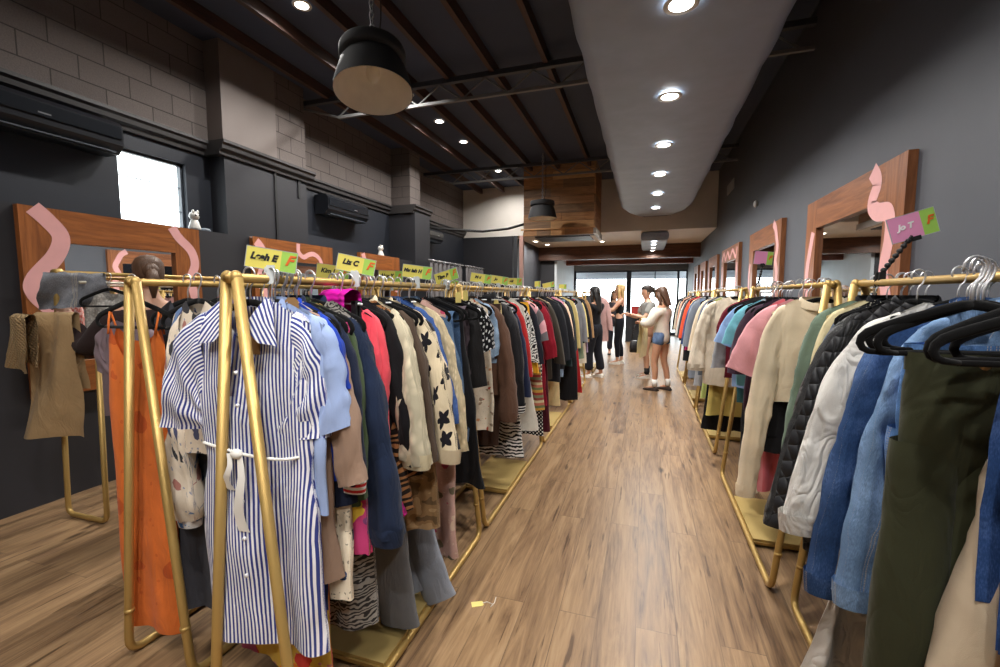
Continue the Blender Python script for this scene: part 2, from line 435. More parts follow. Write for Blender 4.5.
def storefront():
    m = MB()
    for x0, x1 in ((-2.75, -2.66), (-.7, -.52), (.33, .37), (1.14, 1.22), (1.45, 1.5)): m.box((x0, YF-.06, 0), (x1, YF, 2.5))
    m.box((-2.75, YF-.06, 2.44), (XR, YF, 2.5)); m.box((-2.75, YF-.06, 0), (-1.6, YF, .12)); m.box((-.55, YF-.06, 0), (XR, YF, .12))
    d = struct('door_1', m, plain((44,52,66), .4), 'glass shopfront doors with dark frames at the far end')
    MB().box((-2.66, YF-.035, .0), (1.45, YF-.03, 2.44)).build('pane', GLASS, d)
storefront()
# outside
struct('ground_outside', MB().box((-14, YF, -.12), (14, YF+18, -.02)), m_wall((190,186,180)))
struct('awning_outside', MB().box((-6, YF+.4, 2.32), (6, YF+.5, 2.45)).box((-6, YF+.4, 2.6), (6, YF+3.2, 2.66)).box((-6, YF+3.1, 2.28), (6, YF+3.2, 2.6)), m_wall((150,156,164)))
struct('ground_side_outside', MB().box((-16, -4, -.12), (XU-.12, 14, -.02)), m_wall((190,186,180)))

# rafters, trusses
RAFT = wood((34,22,18), (82,52,38), 'y', .8, .6)
for k, x in enumerate((-4.15, -3.55, -2.92, -2.38, -1.8, -1.15, -.5, .2, .9)):
    o = MB().box((x-.028, YB, ZC-.13), (x+.028, YBULK, ZC)).build('ceiling_beam', RAFT); tag(o, kind='structure')
def truss(y):
    root = empty('roof_truss', (0, y, 0), kind='structure')
    b = MB(); zb, zt = 3.92, ZC-.17
    b.box((XU, -.03, zt-.0), (XR, .03, zt+.06)); b.build('top_chord', plain((58,60,66), .5), root)
    b = MB(); b.box((-4.0, -.02, zb), (XR, .02, zb+.035)); b.tube([(XU, 0, zt), (-4.0, 0, zb+.02)], .016, 6); b.build('bottom_chord', plain((118,118,118), .45), root)
    b = MB(); x = -4.0; up = True
    while x < XR-.3:
        b.tube([(x, 0, zb+.02 if up else zt), (x+.3, 0, zt if up else zb+.02)], .011, 6); x += .3; up = not up
    b.build('web', plain((112,112,113), .5), root)
truss(5.25); truss(9.0)

# duct along the ceiling (flat fabric duct carrying lights), tapering end + far section
DUCT = m_wall((148,162,184), .55, 6., .12)
def duct():
    m = MB(); Z = 3.3
    def ring(y, x0, x1, z0, z1, r=.12):
        pts = []
        for cx, cz, a0 in ((x1-r, z0+r, -90), (x1-r, z1-r, 0), (x0+r, z1-r, 90), (x0+r, z0+r, 180)):
            for a in (0, 30, 60, 90):
                q = math.radians(a0+a); pts.append((cx+r*math.cos(q), y, cz+r*math.sin(q)))
        return pts
    ys = np.linspace(YB+.02, 9.6, 60)
    R = [ring(y, -.52+.006*math.sin(y*9), .86+.006*math.sin(y*7), Z+.008*math.sin(y*11)+.004*math.sin(y*29), 3.95) for y in ys]
    R += [ring(10.2, -.42, .78, Z+.0, 3.9), ring(10.8, -.25, .6, Z+.03, 3.85)]
    m.rings(R, True, True, True)
    a = m.build('air_duct', DUCT, None, True); tag(a, 'long flat grey air duct above the aisle carrying a row of lights', 'air duct')
    m2 = MB(); m2.rings([ring(10.8, -.2, .55, 3.34, 3.8), ring(YBULK-.01, -.2, .55, 3.38, 3.8)], True, True, True)
    m2.build('neck', m_wall((70,73,78), .6), a, True)
    m3 = MB(); m3.rings([ring(y, -.13, .5, 2.86+.012*math.sin(y*9), 3.05, .06) for y in np.linspace(YBULK+.15, YBEAM-.05, 16)], True, True, True)
    b = m3.build('air_duct', DUCT, None, True); tag(b, 'short grey duct section beyond the white bulkhead with small lights', 'air duct')
    m4 = MB(); m4.rings([ring(y, -1.02, -.54, 3.62, 4.15, .1) for y in (.6, 1.6, 2.9)], True, True, True)
    c = m4.build('ceiling_duct_branch', m_wall((72,75,82), .6), None, False); tag(c, 'dark square duct branch hanging beside the long grey duct', 'air duct')
    m5 = MB().box((-.62, 9.75, 3.42), (-.5, 10.9, 3.8)); 
duct()

# ------------------------------------------------------------------ lamps
GLOW = emit((255,250,240), 14.)
def lamp(name, loc, power, parent, size=.12, spread=2.6, col=(1,.965,.92)):
    l = bpy.data.lights.new(name, 'AREA'); l.shape = 'DISK'; l.size = size; l.energy = power; l.color = col; l.spread = spread
    o = bpy.data.objects.new(name, l); COL.objects.link(o); o.parent = parent; o.location = loc
    return o
def downlight_proto():
    r = empty('downlight')
    m = MB(); m.lathe([(.062,-.004),(.088,-.006),(.09,0)], 24); m.build('trim_ring', PLASTIC_W, r, True)
    m = MB(); m.lathe([(.001,-.003),(.062,-.003)], 24); m.build('lens', GLOW, r)
    return r
DL = downlight_proto(); _first = [True]
ORD = ['first','second','third','fourth','fifth','sixth','seventh','eighth','ninth','tenth','eleventh','twelfth']
def downlight(x, y, z, power, label, group, scale=1., col=(1,.965,.92)):
    o = DL if _first[0] else copy_tree(DL)
    _first[0] = False
    o.location = (x, y, z); o.scale = (scale,)*3
    tag(o, label, 'ceiling light', group)
    lamp('downlight_bulb', (0,0,-.02), power, o, .12, 2.7, col)
for i, y in enumerate((-.9, .35, 1.7, 3.02, 4.33, 5.66, 7.0, 8.3, 9.6)):
    vis = i-3
    if vis >= 0: downlight(.16, y, 3.288, 15, ORD[vis]+' round light from the camera along the grey duct', 'lights along the duct', 1.15)
    else:
        l = lamp('duct_lamp', (.16, y, 3.28), 22, None, .12, 2.7)
for i, y in enumerate((11.6, 12.3, 13.1, 13.9)):
    downlight(.18, y, 2.845, 5, ORD[i]+' small light from the white bulkhead on the far duct section', 'lights on the far duct section', .9)
for i, y in enumerate((3.7, 4.7, 5.7, 6.7, 7.7, 9.7, 10.4)):
    downlight(-3.2, y, ZC-.005, 21 if y < 9 else 5, ORD[i]+' recessed light from the camera in dark left ceiling', 'recessed lights in the left ceiling', 1.)
for y in (2.7, 1.7, .7, -.3): lamp('unseen_ceiling_lamp', (-3.2, y, ZC-.02), 6, None)
for y in (.2, -1.0, -2.2): lamp('unseen_ceiling_lamp', (-.75, y, ZC-.02), 34, None)  # row without fixtures, added out of view to brighten the front racks
for i, (x, y) in enumerate(((-3.0, 12.5), (-2.85, 13.4), (-1.2, 13.1))):
    downlight(x, y, ZLOW-.005, 8, ORD[i]+' recessed light from the left in the low pale ceiling', 'recessed lights in the low far ceiling', .9)

def pendant(x, y, z, label, tilt):
    r = empty('pendant_lamp', (x, y, z), 0, label, 'pendant lamp', 'industrial pendant lamps')
    SH = plain((46,46,48), .75, 0.)
    m = MB(); m.lathe([(.285,0),(.275,.06),(.235,.2),(.205,.245)], 40); m.build('shade', SH, r, True)
    m = MB(); m.lathe([(.28,.002),(.27,.06),(.23,.195),(.195,.235),(.02,.24)], 40); m.build('shade_lining', plain((244,238,226), .6), r, True)
    m = MB(); m.lathe([(.205,.245),(.235,.25),(.24,.262),(.24,.32),(.232,.335),(.05,.345),(.001,.345)], 40); m.build('cap', plain((40,40,42), .75, 0.), r, True)
    m = MB(); m.ellipsoid((0,0,.15), (.05,.05,.07)); m.build('bulb', plain((240,236,225), .3), r, True)
    if tilt:
        q = Vector((0,0,-1)).rotation_difference(Vector((math.sin(tilt)*.55, -math.sin(tilt)*.83, -math.cos(tilt))))
        for ch in r.children:
            ch.rotation_mode = 'QUATERNION'; ch.rotation_quaternion = q; pv = Vector((0,0,.345)); ch.location = pv-q@pv
    top = ZC-z
    m = MB(); k = 0; zz = .345
    while zz < top:
        a = k % 2
        pts = [(.017*math.cos(q) if a else 0, 0 if a else .017*math.cos(q), zz+.028+.03*math.sin(q)) for q in np.linspace(0, 2*PI, 9)]
        m.tube(pts, .0055, 5, up=(.3,.3,.9), caps=False); zz += .043; k += 1
    m.build('chain', STEEL, r, True)
    m = MB(); m.tube([(.02+.05*math.sin(PI*s)+.01*math.sin(9*s), .02, .34+(top-.34)*s) for s in np.linspace(0, 1, 14)], .005, 6); m.build('cord', BLACK, r, True)
pendant(-1.97, 3.0, 3.02, 'large dark metal pendant lamp with pale lining hanging at left front', .2)
pendant(-1.98, 8.8, 3.06, 'small looking dark pendant lamp in front of the timber clad box', 0)

# timber clad box
def timber_box():
    x0, x1, y0, y1, z0, z1 = -2.55, -1.05, 9.5, 10.7, 2.82, ZC
    r = empty('timber_clad_box', ((x0+x1)/2, y0, z0), 0, 'timber plank clad ventilation box hanging from the ceiling', 'ventilation box')
    C = [((136,94,58),(200,148,96)), ((104,78,54),(158,122,86)), ((172,128,82),(228,180,124)), ((130,94,64),(188,142,98))]
    n = 8; h = (z1-z0-.12)/n; ox, oy, oz = r.location
    rnd = random.Random(3)
    m = MB().box((x0-ox, .03, .12), (x1-ox, y1-oy, z1-oz-.0)); m.build('core', plain((60,42,28), .7), r)
    for k in range(n):
        z = .12+k*h; split = x0-ox+(x1-x0)*rnd.uniform(.3, .7)
        for a, b in ((x0-ox, split), (split+.004, x1-ox)):
            MB().box((a, 0, z+.003), (b, .03, z+h-.003)).build('plank', wood(*C[rnd.randrange(4)], 'x', .8, .55), r)
        MB().box((x1-ox, 0, z+.003), (x1-ox+.03, y1-oy, z+h-.003)).build('plank', wood(*C[rnd.randrange(4)], 'y', .8, .55), r)
    for k in range(5):
        a = x0-ox+(x1-x0)*k/5; MB().box((a, -.02, 0), (a+(x1-x0)/5-.004, .03, .12)).build('trim_block', wood(*C[k % 4], 'x', .9, .55), r)
    MB().box((x0-ox-.05, -.05, .12), (x1-ox+.04, -.0, .15)).build('ledge', wood(*C[2], 'x'), r)
    MB().box((x1-ox, -.02, 0), (x1-ox+.06, y1-oy, .12)).build('edge_strip', plain((176,170,162), .5), r)
    MB().box((x0-ox+.2, .2, -.02), (x1-ox-.1, y1-oy-.2, .0)).build('grille', plain((48,52,58), .5), r)
timber_box()

# wall units, cable, sensors, figurines, curtains
def aircon(y0, y1, z0, z1, x, label, dep=.24):
    r = empty('wall_air_conditioner', (x-dep/2, (y0+y1)/2, z0), 0, label, 'air conditioner')
    L = (y1-y0)/2; h = z1-z0; AC = plain((26,28,33), .3); d = dep/2
    m = MB(); prof = [(-d,.0),(d-.07,.0),(d-.0,.07),(d,.1),(d,h-.04),(d-.04,h),(-d,h)]
    R = [[(a, y, b) for a, b in prof] for y in (-L, L)]; m.rings(R, True, True, True); m.build('body', AC, r)
    MB().box((d-.002, -L+.02, .12), (d+.012, L-.02, h-.05)).build('front_panel', plain((30,33,38), .2), r)
    m = MB(); m.box((d-.075, -L+.06, -.012), (d-.045, L-.06, .0)); m.box((d-.04, -L+.06, .0), (d-.01, L-.06, .012)); m.build('louvre', plain((60,66,74), .4), r)
    MB().box((d+.012, .1, .14), (d+.014, .18, .15)).build('badge', plain((150,150,152), .3, .6), r)
aircon(1.45, 2.83, 2.79, 3.06, XU+.26, 'long black wall air conditioner left of the small window')
aircon(5.5, 6.5, 2.74, 3.02, XU+.26, 'dark wall air conditioner past the pilaster above the mirrors')
aircon(8.6, 9.4, 2.72, 2.98, XU+.26, 'small dark wall unit above the grey curtains')
m = MB(); m.tube([(XU+.05, 8.5, 3.0), (-4.0, 9.0, 2.96), (-3.5, 9.5, 2.97), (-3.0, 9.8, 3.05), (-2.6, 10.0, 3.18)], .028, 8); 
tag(m.build('ceiling_cable', BLACK, None, True), 'thick black cable running to the timber box across white bulkhead', 'cable')
o = MB().box((XR-.02, 9.2, 3.5), (XR, 9.9, 3.68)); tag(o.build('air_vent', plain((150,152,156), .5)), 'pale grey vent grille high on the right wall', 'vent')
o = MB(); o.ellipsoid((XR-.03, 7.3, 2.85), (.03,.03,.05), 12, 8); tag(o.build('motion_detector', PLASTIC_W, None, True), 'tiny white sensor high on right wall above the mirrors', 'sensor')
def figurine(x, y, z, label):
    r = empty('figurine', (x, y, z), 0, label, 'figurine')
    P = plain((224,222,216), .35)
    m = MB(); m.lathe([(.001,0),(.05,0),(.055,.03),(.04,.08),(.028,.11)], 18); m.build('body', P, r, True)
    m = MB(); m.ellipsoid((0,0,.145), (.05,.045,.045)); m.ellipsoid((.02,.025,.185), (.014,.01,.02), 8, 6); m.ellipsoid((.02,-.025,.185), (.014,.01,.02), 8, 6); m.build('head', P, r, True)
    for s in (-1, 1):
        m = MB(); m.ellipsoid((.044, s*.018, .15), (.008,.009,.009), 8, 6); m.build('eye', BLACK, r, True)
figurine(XL-.1, 3.35, 2.19, 'white figurine on the ledge beside the small window')
figurine(XL-.08, 6.62, 2.19, 'white figurine on the ledge above the third left mirror')
m = MB(); m.ellipsoid((XL-.14, 3.5, 2.215), (.04,.05,.025), 12, 8); tag(m.build('trinket', plain((120,130,140), .5), None, True), 'small grey trinket on the ledge right of the white figurine', 'ornament')
def curtain(y0, y1, x, z1, label):
    r = empty('fitting_room_curtain', (x, y0, z1), 0, label, 'curtain', 'fitting room curtains')
    m = MB(); n = 60; W = y1-y0
    R = [[(.035*math.sin(i*2*PI/7.5+.3*math.sin(i))*(1+.2*j), W*i/n, -2.0*j/3-.04) for i in range(n+1)] for j in range(4)]
    m.rings(R, False); m.build('panel', cloth((128,126,128)), r, True)
    m = MB(); m.tube([(0, -.05, 0), (0, W+.05, 0)], .012, 8); m.build('curtain_rod', STEEL, r, True)
    for k in range(6):
        m = MB(); y = W*(k+.5)/6; m.tube([(.022*math.cos(q), y, .022*math.sin(q)-.01) for q in np.linspace(0, 2*PI, 11)], .005, 5, caps=False); m.build('ring', CHROME, r, True)
curtain(7.1, 8.55, -3.6, 2.16, 'nearer dark grey fitting room curtain at the back left')
curtain(8.75, 9.8, -3.6, 2.16, 'farther dark grey fitting room curtain beside the dark wall')

# ------------------------------------------------------------------ mirrors
PINK = plain((226,168,166), .55)
def m_mirror():
    t = NT('mirror_glass'); return t.out((.86,.88,.89,1), .015, metal=1.)
MIRROR = m_mirror()
def ribbon(pts, w, y, n=10):
    """flat wavy ribbon of paint through (x,z) pts"""
    P = [Vector((a, 0, b)) for a, b in pts]; C = []
    for i in range(len(P)-1):
        p0, p1, p2, p3 = P[max(0,i-1)], P[i], P[i+1], P[min(len(P)-1,i+2)]
        for s in range(n):
            t = s/n
            C.append(.5*((2*p1)+(p2-p0)*t+(2*p0-5*p1+4*p2-p3)*t*t+(3*p1-p0-3*p2+p3)*t**3))
    C.append(P[-1]); m = MB(); A = []; B = []
    for i, c in enumerate(C):
        t = (C[min(i+1, len(C)-1)]-C[max(i-1, 0)]).normalized(); nn = Vector((-t.z, 0, t.x))
        A.append((c+nn*w/2)); B.append((c-nn*w/2))
    m.rings([[(p.x, y, p.z) for p in A], [(p.x, y, p.z) for p in B]], False); return m
def mirror(name_label, loc, rz, W, H, z0, fw, waves, c=((112,62,28),(168,102,52)), group='wood framed mirrors'):
    """local: x across, -y faces the room, z up"""
    r = empty('wall_mirror', loc, rz, name_label, 'mirror', group)
    d = .05
    MB().box((-W/2+fw*.8, -.02, z0+fw*.8), (W/2-fw*.8, -.012, z0+H-fw*.8)).build('glass', MIRROR, r)
    fr = MB(); WV = wood(c[0], c[1], 'z', .9, .38); WH = wood(c[0], c[1], 'x', .9, .38)
    for s in (-1, 1):
        a, b = sorted((s*W/2, s*(W/2-fw))); MB().box((a, -d, z0), (b, 0, z0+H)).build('frame_stile', WV, r)
    MB().box((-W/2+fw, -d, z0+H-fw), (W/2-fw, 0, z0+H)).build('frame_rail', WH, r)
    MB().box((-W/2+fw, -d, z0), (W/2-fw, 0, z0+fw)).build('frame_rail', WH, r)
    for pts, w in waves: ribbon(pts, w, -d-.002).build('painted_wave', PINK, r)
    return r
# left wall mirrors (face +X): local x -> +Y..  rotate so -y -> +x : rz = +90deg ; local +x -> +Y
def leftmirror(y0, y1, ztop, H, fw, waves, label):
    mirror(label, (XL+.001, (y0+y1)/2, 0), PI/2, y1-y0, H, ztop-H, fw, waves, group='mirrors along the left wall')
leftmirror(1.95, 3.27, 2.18, 1.38, .24, [([(-.58,2.17),(-.5,2.09),(-.43,1.98),(-.47,1.84),(-.6,1.66),(-.6,1.55),(-.48,1.38),(-.5,1.2),(-.6,1.0),(-.5,.8)], .11),
     ([(.40,2.17),(.46,2.08),(.57,1.97),(.6,1.84),(.55,1.7),(.57,1.58),(.6,1.4),(.52,1.2)], .085)], 'first wooden mirror with pink waves, under the small window')
leftmirror(3.9, 5.22, 2.2, 1.9, .24, [([(-.62,2.15),(-.55,2.08),(-.49,1.94),(-.58,1.75),(-.5,1.5)], .1), ([(.02,2.19),(.02,2.09),(.1,2.03),(.2,2.07),(.3,2.08),(.4,2.02),(.46,1.9),(.5,1.8),(.56,1.6)], .06)], 'second wooden mirror with pink squiggle, behind the name card signs')
leftmirror(5.85, 7.0, 2.2, 1.9, .24, [([(-.5,2.19),(-.44,2.06),(-.38,1.95),(-.45,1.7)], .09), ([(.46,1.95),(.5,1.8),(.44,1.6)], .08)], 'third wooden mirror from the camera on the left wall')
# right wall mirrors (face -X): -y -> -x : rz = -90deg ; local +x -> -Y
def rightmirror(y0, y1, ztop, H, fw, waves, label):
    mirror(label, (XR-.001, (y0+y1)/2, 0), -PI/2, y1-y0, H, ztop-H, fw, waves, c=((108,64,38),(168,108,68)), group='mirrors along the right wall')
rightmirror(3.3, 5.0, 2.4, 1.9, .25, [([(.42,2.39),(.5,2.29),(.44,2.17),(.52,2.1),(.68,2.06),(.7,1.9),(.66,1.7),(.72,1.5),(.66,1.2)], .12), ([(-.66,2.12),(-.7,2.0),(-.76,1.8),(-.76,1.6),(-.7,1.3)], .09)], 'largest right wall mirror with wide wooden frame, nearest the camera')
rightmirror(5.85, 7.45, 2.42, 1.9, .25, [([(.46,2.41),(.56,2.34),(.62,2.24),(.68,2.1),(.63,1.95),(.7,1.8),(.66,1.5)], .1), ([(-.7,2.0),(-.76,1.8),(-.72,1.5)], .08)], 'second right wall mirror from the camera, pink wave at top corner')
rightmirror(8.25, 9.95, 2.42, 1.9, .25, [([(-.82,2.2),(-.6,2.35),(-.4,2.22),(-.2,2.34),(.05,2.22),(.3,2.34),(.6,2.2),(.7,2.36)], .07), ([(-.76,2.1),(-.72,1.7)], .08), ([(.75,2.1),(.7,1.7)], .08)], 'third right wall mirror from the camera, pink zigzag along its top')
rightmirror(10.6, 11.9, 2.42, 1.9, .22, [([(-.56,2.1),(-.53,1.7)], .08)], 'fourth mirror from the camera on the right wall')
rightmirror(12.5, 13.6, 2.42, 1.9, .22, [([(-.46,2.1),(-.43,1.7)], .08)], 'fifth mirror from the camera on the right wall')
rightmirror(14.2, 15.3, 2.42, 1.9, .22, [([(-.46,2.1),(-.43,1.7)], .08)], 'sixth mirror from the camera, farthest on the right wall')

# ------------------------------------------------------------------ clothes racks
RZ = 1.6
def bend_path(pts, r=.07, n=5):
    P = [Vector(p) for p in pts]; out = [P[0]]
    for i in range(1, len(P)-1):
        a = (P[i-1]-P[i]).normalized(); b = (P[i+1]-P[i]).normalized()
        s, e = P[i]+a*r, P[i]+b*r
        for k in range(n+1):
            t = k/n; out.append(s*(1-t)**2+P[i]*2*t*(1-t)+e*t*t)
    out.append(P[-1]); return out
def rack(x, y0, y1, label, group, spread=.185, plate=True, ztop=RZ):
    r = empty('clothes_rack', (x, (y0+y1)/2, 0), 0, label, 'clothes rack', group)
    L = (y1-y0)/2; z = ztop
    for s in (-1, 1):
        pts = [(s*.019, -L, z), (s*spread, -L+.0, .02), (s*spread, L, .02), (s*.019, L, z)]
        m = MB(); m.tube(bend_path(pts), .0165, 12, up=(1,0,0)); m.build('side_tube', GOLD, r, True)
        for e in (-1, 1):
            m = MB(); q = .22; xx = s*(.016+(spread-.016)*(1-q/z)); m.lathe([(.019,-.008),(.0195,0),(.019,.008)], 12, (xx, e*L, q), True, True); m.build('joint_ring', GOLD, r, True)
    m = MB(); m.tube([(0, -L, z), (0, L, z)], .0145, 14, up=(1,0,0)); m.build('rail', GOLD, r, True)
    for e in (-1, 1):
        m = MB(); m.ellipsoid((-.016, e*L, z), (.0185,.018,.022)); m.ellipsoid((.016, e*L, z), (.0185,.018,.022)); m.tube([(-.014, e*L, z), (.014, e*L, z)], .0185, 14, up=(0,0,1)); m.build('pivot_cap', GOLD, r, True)
        m = MB(); m.tube([(.0, e*(L+.012), z), (.0, e*(L+.022), z)], .009, 12, up=(0,0,1)); m.build('bolt', gold((150,120,66), .4), r, True)
    if plate:
        MB().box((-spread+.012, -.31, .03), (spread-.012, .31, .046)).build('base_plate', PLATE, r)
        for e in (-1, 1): MB().box((-spread, e*.31-.008, .014), (spread, e*.31+.008, .03)).build('cross_bar', GOLD, r)
    return r
XA, XB, XC, XRR = -1.15, -1.88, -3.72, .87
GL = 'gold clothes racks'
RK = {
 'A': (XA, 1.0, 2.55, 'gold clothes rack nearest on the left of the aisle, striped dress at its end'),
 'B': (XA, 2.64, 4.34, 'second gold clothes rack along the left of the aisle'),
 'C': (XA, 4.42, 6.1, 'third gold clothes rack along the left of the aisle'),
 'D': (XA, 6.2, 7.8, 'fourth gold clothes rack along the left of the aisle'),
 'E': (XA, 8.9, 10.5, 'farthest gold clothes rack left of the aisle, beyond the black-haired person'),
 'F': (XB, 1.2, 2.75, 'gold clothes rack behind the front left one, orange dress at its end'),
 'G': (XB, 2.84, 4.4, 'second gold clothes rack in the inner left row'),
 'H': (XB, 4.5, 6.1, 'third gold clothes rack in the inner left row'),
 'R': (XRR+.055, .86, 2.43, 'gold clothes rack nearest on the right, jeans and denim jackets on it'),
 'S': (XRR-.02, 2.52, 4.08, 'second gold clothes rack on the right, cream knit top at its end'),
 'T': (XRR, 4.62, 6.3, 'third gold clothes rack on the right, cream sweater hanging at its end'),
 'U': (XRR, 6.45, 8.05, 'fourth gold clothes rack on the right, beside the people'),
 'V': (XRR, 8.3, 9.9, 'farthest gold clothes rack on the right'),
}
for k, (x, y0, y1, lb) in RK.items(): rack(x, y0, y1, lb, GL)
def back_rack():
    x, y0, y1 = XC, 1.92, 3.6
    r = empty('clothes_rack', (x, (y0+y1)/2, 0), 0, 'gold two-rail clothes rack along the far left wall by the mirror', 'clothes rack', GL)
    L = (y1-y0)/2
    for e in (-1, 1):
        m = MB(); m.tube(bend_path([(-.02, e*L, 1.7), (-.1, e*L, .02), (.3, e*L, .02), (.34, e*L, 1.2)], .06), .0165, 10); m.build('end_frame', GOLD, r, True)
        m = MB(); m.tube([(-.03, e*L, 1.7), (.03, e*L, 1.7)], .024, 12, up=(0,0,1)); m.build('pivot_cap', GOLD, r, True)
    m = MB(); m.tube([(0,-L,1.7), (0,L,1.7)], .0145, 12, up=(1,0,0)); m.build('rail', GOLD, r, True)
    m = MB(); m.tube([(.12,-L+.05,1.635), (.12,L,1.635)], .010, 12, up=(1,0,0)); m.build('lower_rail', plain((214,208,190), .3, .5), r, True)
    for e in (-.8, .8):
        m = MB(); m.tube([(0,e*L,1.7), (.12,e*L,1.635)], .006, 6); m.build('bracket', GOLD, r)
back_rack()

# ------------------------------------------------------------------ hangers
def hook_path():
    P = []
    for a in np.linspace(205, -20, 12): P.append((.021*math.cos(math.radians(a)), 0, .021*math.sin(math.radians(a))-.003))
    P += [(.014,0,-.028), (.004,0,-.04), (0,0,-.055), (0,0,-.1)]
    return P
def hanger_proto(kind):
    r = empty('coat_hanger' if kind == 'velvet' else 'clip_hanger')
    m = MB(); m.tube(hook_path(), .0028, 6); m.build('hook', CHROME, r, True)
    if kind == 'velvet':
        m = MB()
        for s in (-1, 1):
            P_ = [(0,0,-.09), (s*.02,0,-.092), (s*.05,0,-.1), (s*.12,0,-.124), (s*.175,0,-.145), (s*.195,0,-.155), (s*.207,0,-.167), (s*.21,0,-.18), (s*.204,0,-.192), (s*.192,0,-.199), (s*.165,0,-.202)]
            m.tube(P_, [.011]*6+[.010,.009,.008,.007,.006], 10, r2=[.006]*11)
        m.build('shoulder', VELVET, r, True)
        m = MB(); m.tube([(-.17,0,-.202), (.17,0,-.202)], .0065, 8, r2=.0045, up=(0,1,0)); m.build('bar', VELVET, r, True)
    else:
        m = MB(); m.tube([(-.15,0,-.1), (.15,0,-.1)], .004, 8); m.build('bar', CHROME, r, True)
        for s in (-1, 1):
            m = MB(); m.box((s*.11-.016,-.011,-.155), (s*.11+.016,-.004,-.088)); m.box((s*.11-.016,.004,-.155), (s*.11+.016,.011,-.088)); m.box((s*.11-.012,-.011,-.1), (s*.11+.012,.011,-.09)); m.build('clip', BLACK, r)
    return r
HP = {'velvet': hanger_proto('velvet'), 'clip': hanger_proto('clip')}
HUSED = {'velvet': False, 'clip': False}
def hanger(kind, x, y, z, rz, label, group, tilt=0.):
    if HUSED[kind]: o = copy_tree(HP[kind])
    else: o = HP[kind]; HUSED[kind] = True
    o.location = (x, y, z+.0175); o.rotation_euler = (0, tilt, rz)
    return tag(o, label, 'hanger', group)

# ------------------------------------------------------------------ garment shapes
def sgnpow(c, p): return math.copysign(abs(c)**p, c)
def body_mb(rnd, L=.7, sw=.21, cw=.225, hw=.24, zt=-.088, slope=.068, neck=.075, dip=.06, dipb=.015, th=.035, amp=.014, nf=26., nu=44, nv=20, waist=None, flute=0.0, skew=0.):
    m = MB(); R = []; U = []
    p1, p2, p3 = rnd.uniform(0, 6), rnd.uniform(0, 6), rnd.uniform(0, 6)
    k1, k2 = nf*rnd.uniform(.8, 1.2), nf*rnd.uniform(1.6, 2.2)
    tw = rnd.uniform(-.15, .15)
    for j in range(nv+1):
        v = j/nv
        w = sw+(cw-sw)*min(1, v/.2) if v < .2 else cw+(hw-cw)*((v-.2)/.8)
        if waist: w *= 1-waist[1]*math.exp(-((v-waist[0])/.09)**2)
        t = .013+(th-.013)*min(1, v/.22)
        if waist: t *= 1-waist[1]*.5*math.exp(-((v-waist[0])/.09)**2)
        ring = []
        for i in range(nu):
            q = 2*PI*i/nu; c = math.cos(q); s = math.sin(q)
            x = w*sgnpow(c, .72); y = t*sgnpow(s, .9)
            ax = abs(x)
            if ax < neck: zz = zt-(dip if s < 0 else dipb)*(1-(ax/neck)**2)
            else: zz = zt-slope*((ax-neck)/max(sw-neck, .01))**1.15
            z = zz+(-L-zz)*v
            fa = amp*min(1, v*1.4)
            y += fa*math.sin(k1*x+p1+v*1.5)+fa*.5*math.sin(k2*x+p2-v*2.)+.006*v*math.sin(9*z+p3)
            if flute: 
                y += flute*v*math.sin(12*q+p1)*.5; x += flute*v*math.cos(9*q+p2)*.4
            x += tw*.05*v + .006*math.sin(7*z+p2)*v + skew*v
            z += .006*v*math.sin(k1*.6*x+p3)
            ring.append((x, y, z)); U.append((x+(0 if s < 0 else 1.37), z))
        R.append(ring)
    m.rings(R, True, uvs=U); return m
def wrinkle(m, amp, seed, pts=None, sx=9., sz=4.):
    off = Vector((seed*3.7, seed*1.3, seed*2.1))
    for i, p in enumerate(m.v):
        q = Vector((p[0]*sx, p[1]*sx*.6, p[2]*sz))+off
        n1 = mnoise.noise(q); n2 = mnoise.noise(q*2.3+Vector((5,2,1))); n3 = 1-2*abs(mnoise.noise(q*1.4+Vector((1,9,4))))
        d = amp*(n1*.8+n2*.4+n3*.5-.25)
        sg = 1 if p[1] >= 0 else -1
        m.v[i] = (p[0]+amp*.5*n2, p[1]+sg*d*.8+amp*.5*n1, p[2]+amp*.3*n2)
def bez(a, b, c, d, t):
    u = 1-t; return tuple(u**3*p+3*u*u*t*q+3*u*t*t*r+t**3*w for p, q, r, w in zip(a, b, c, d))
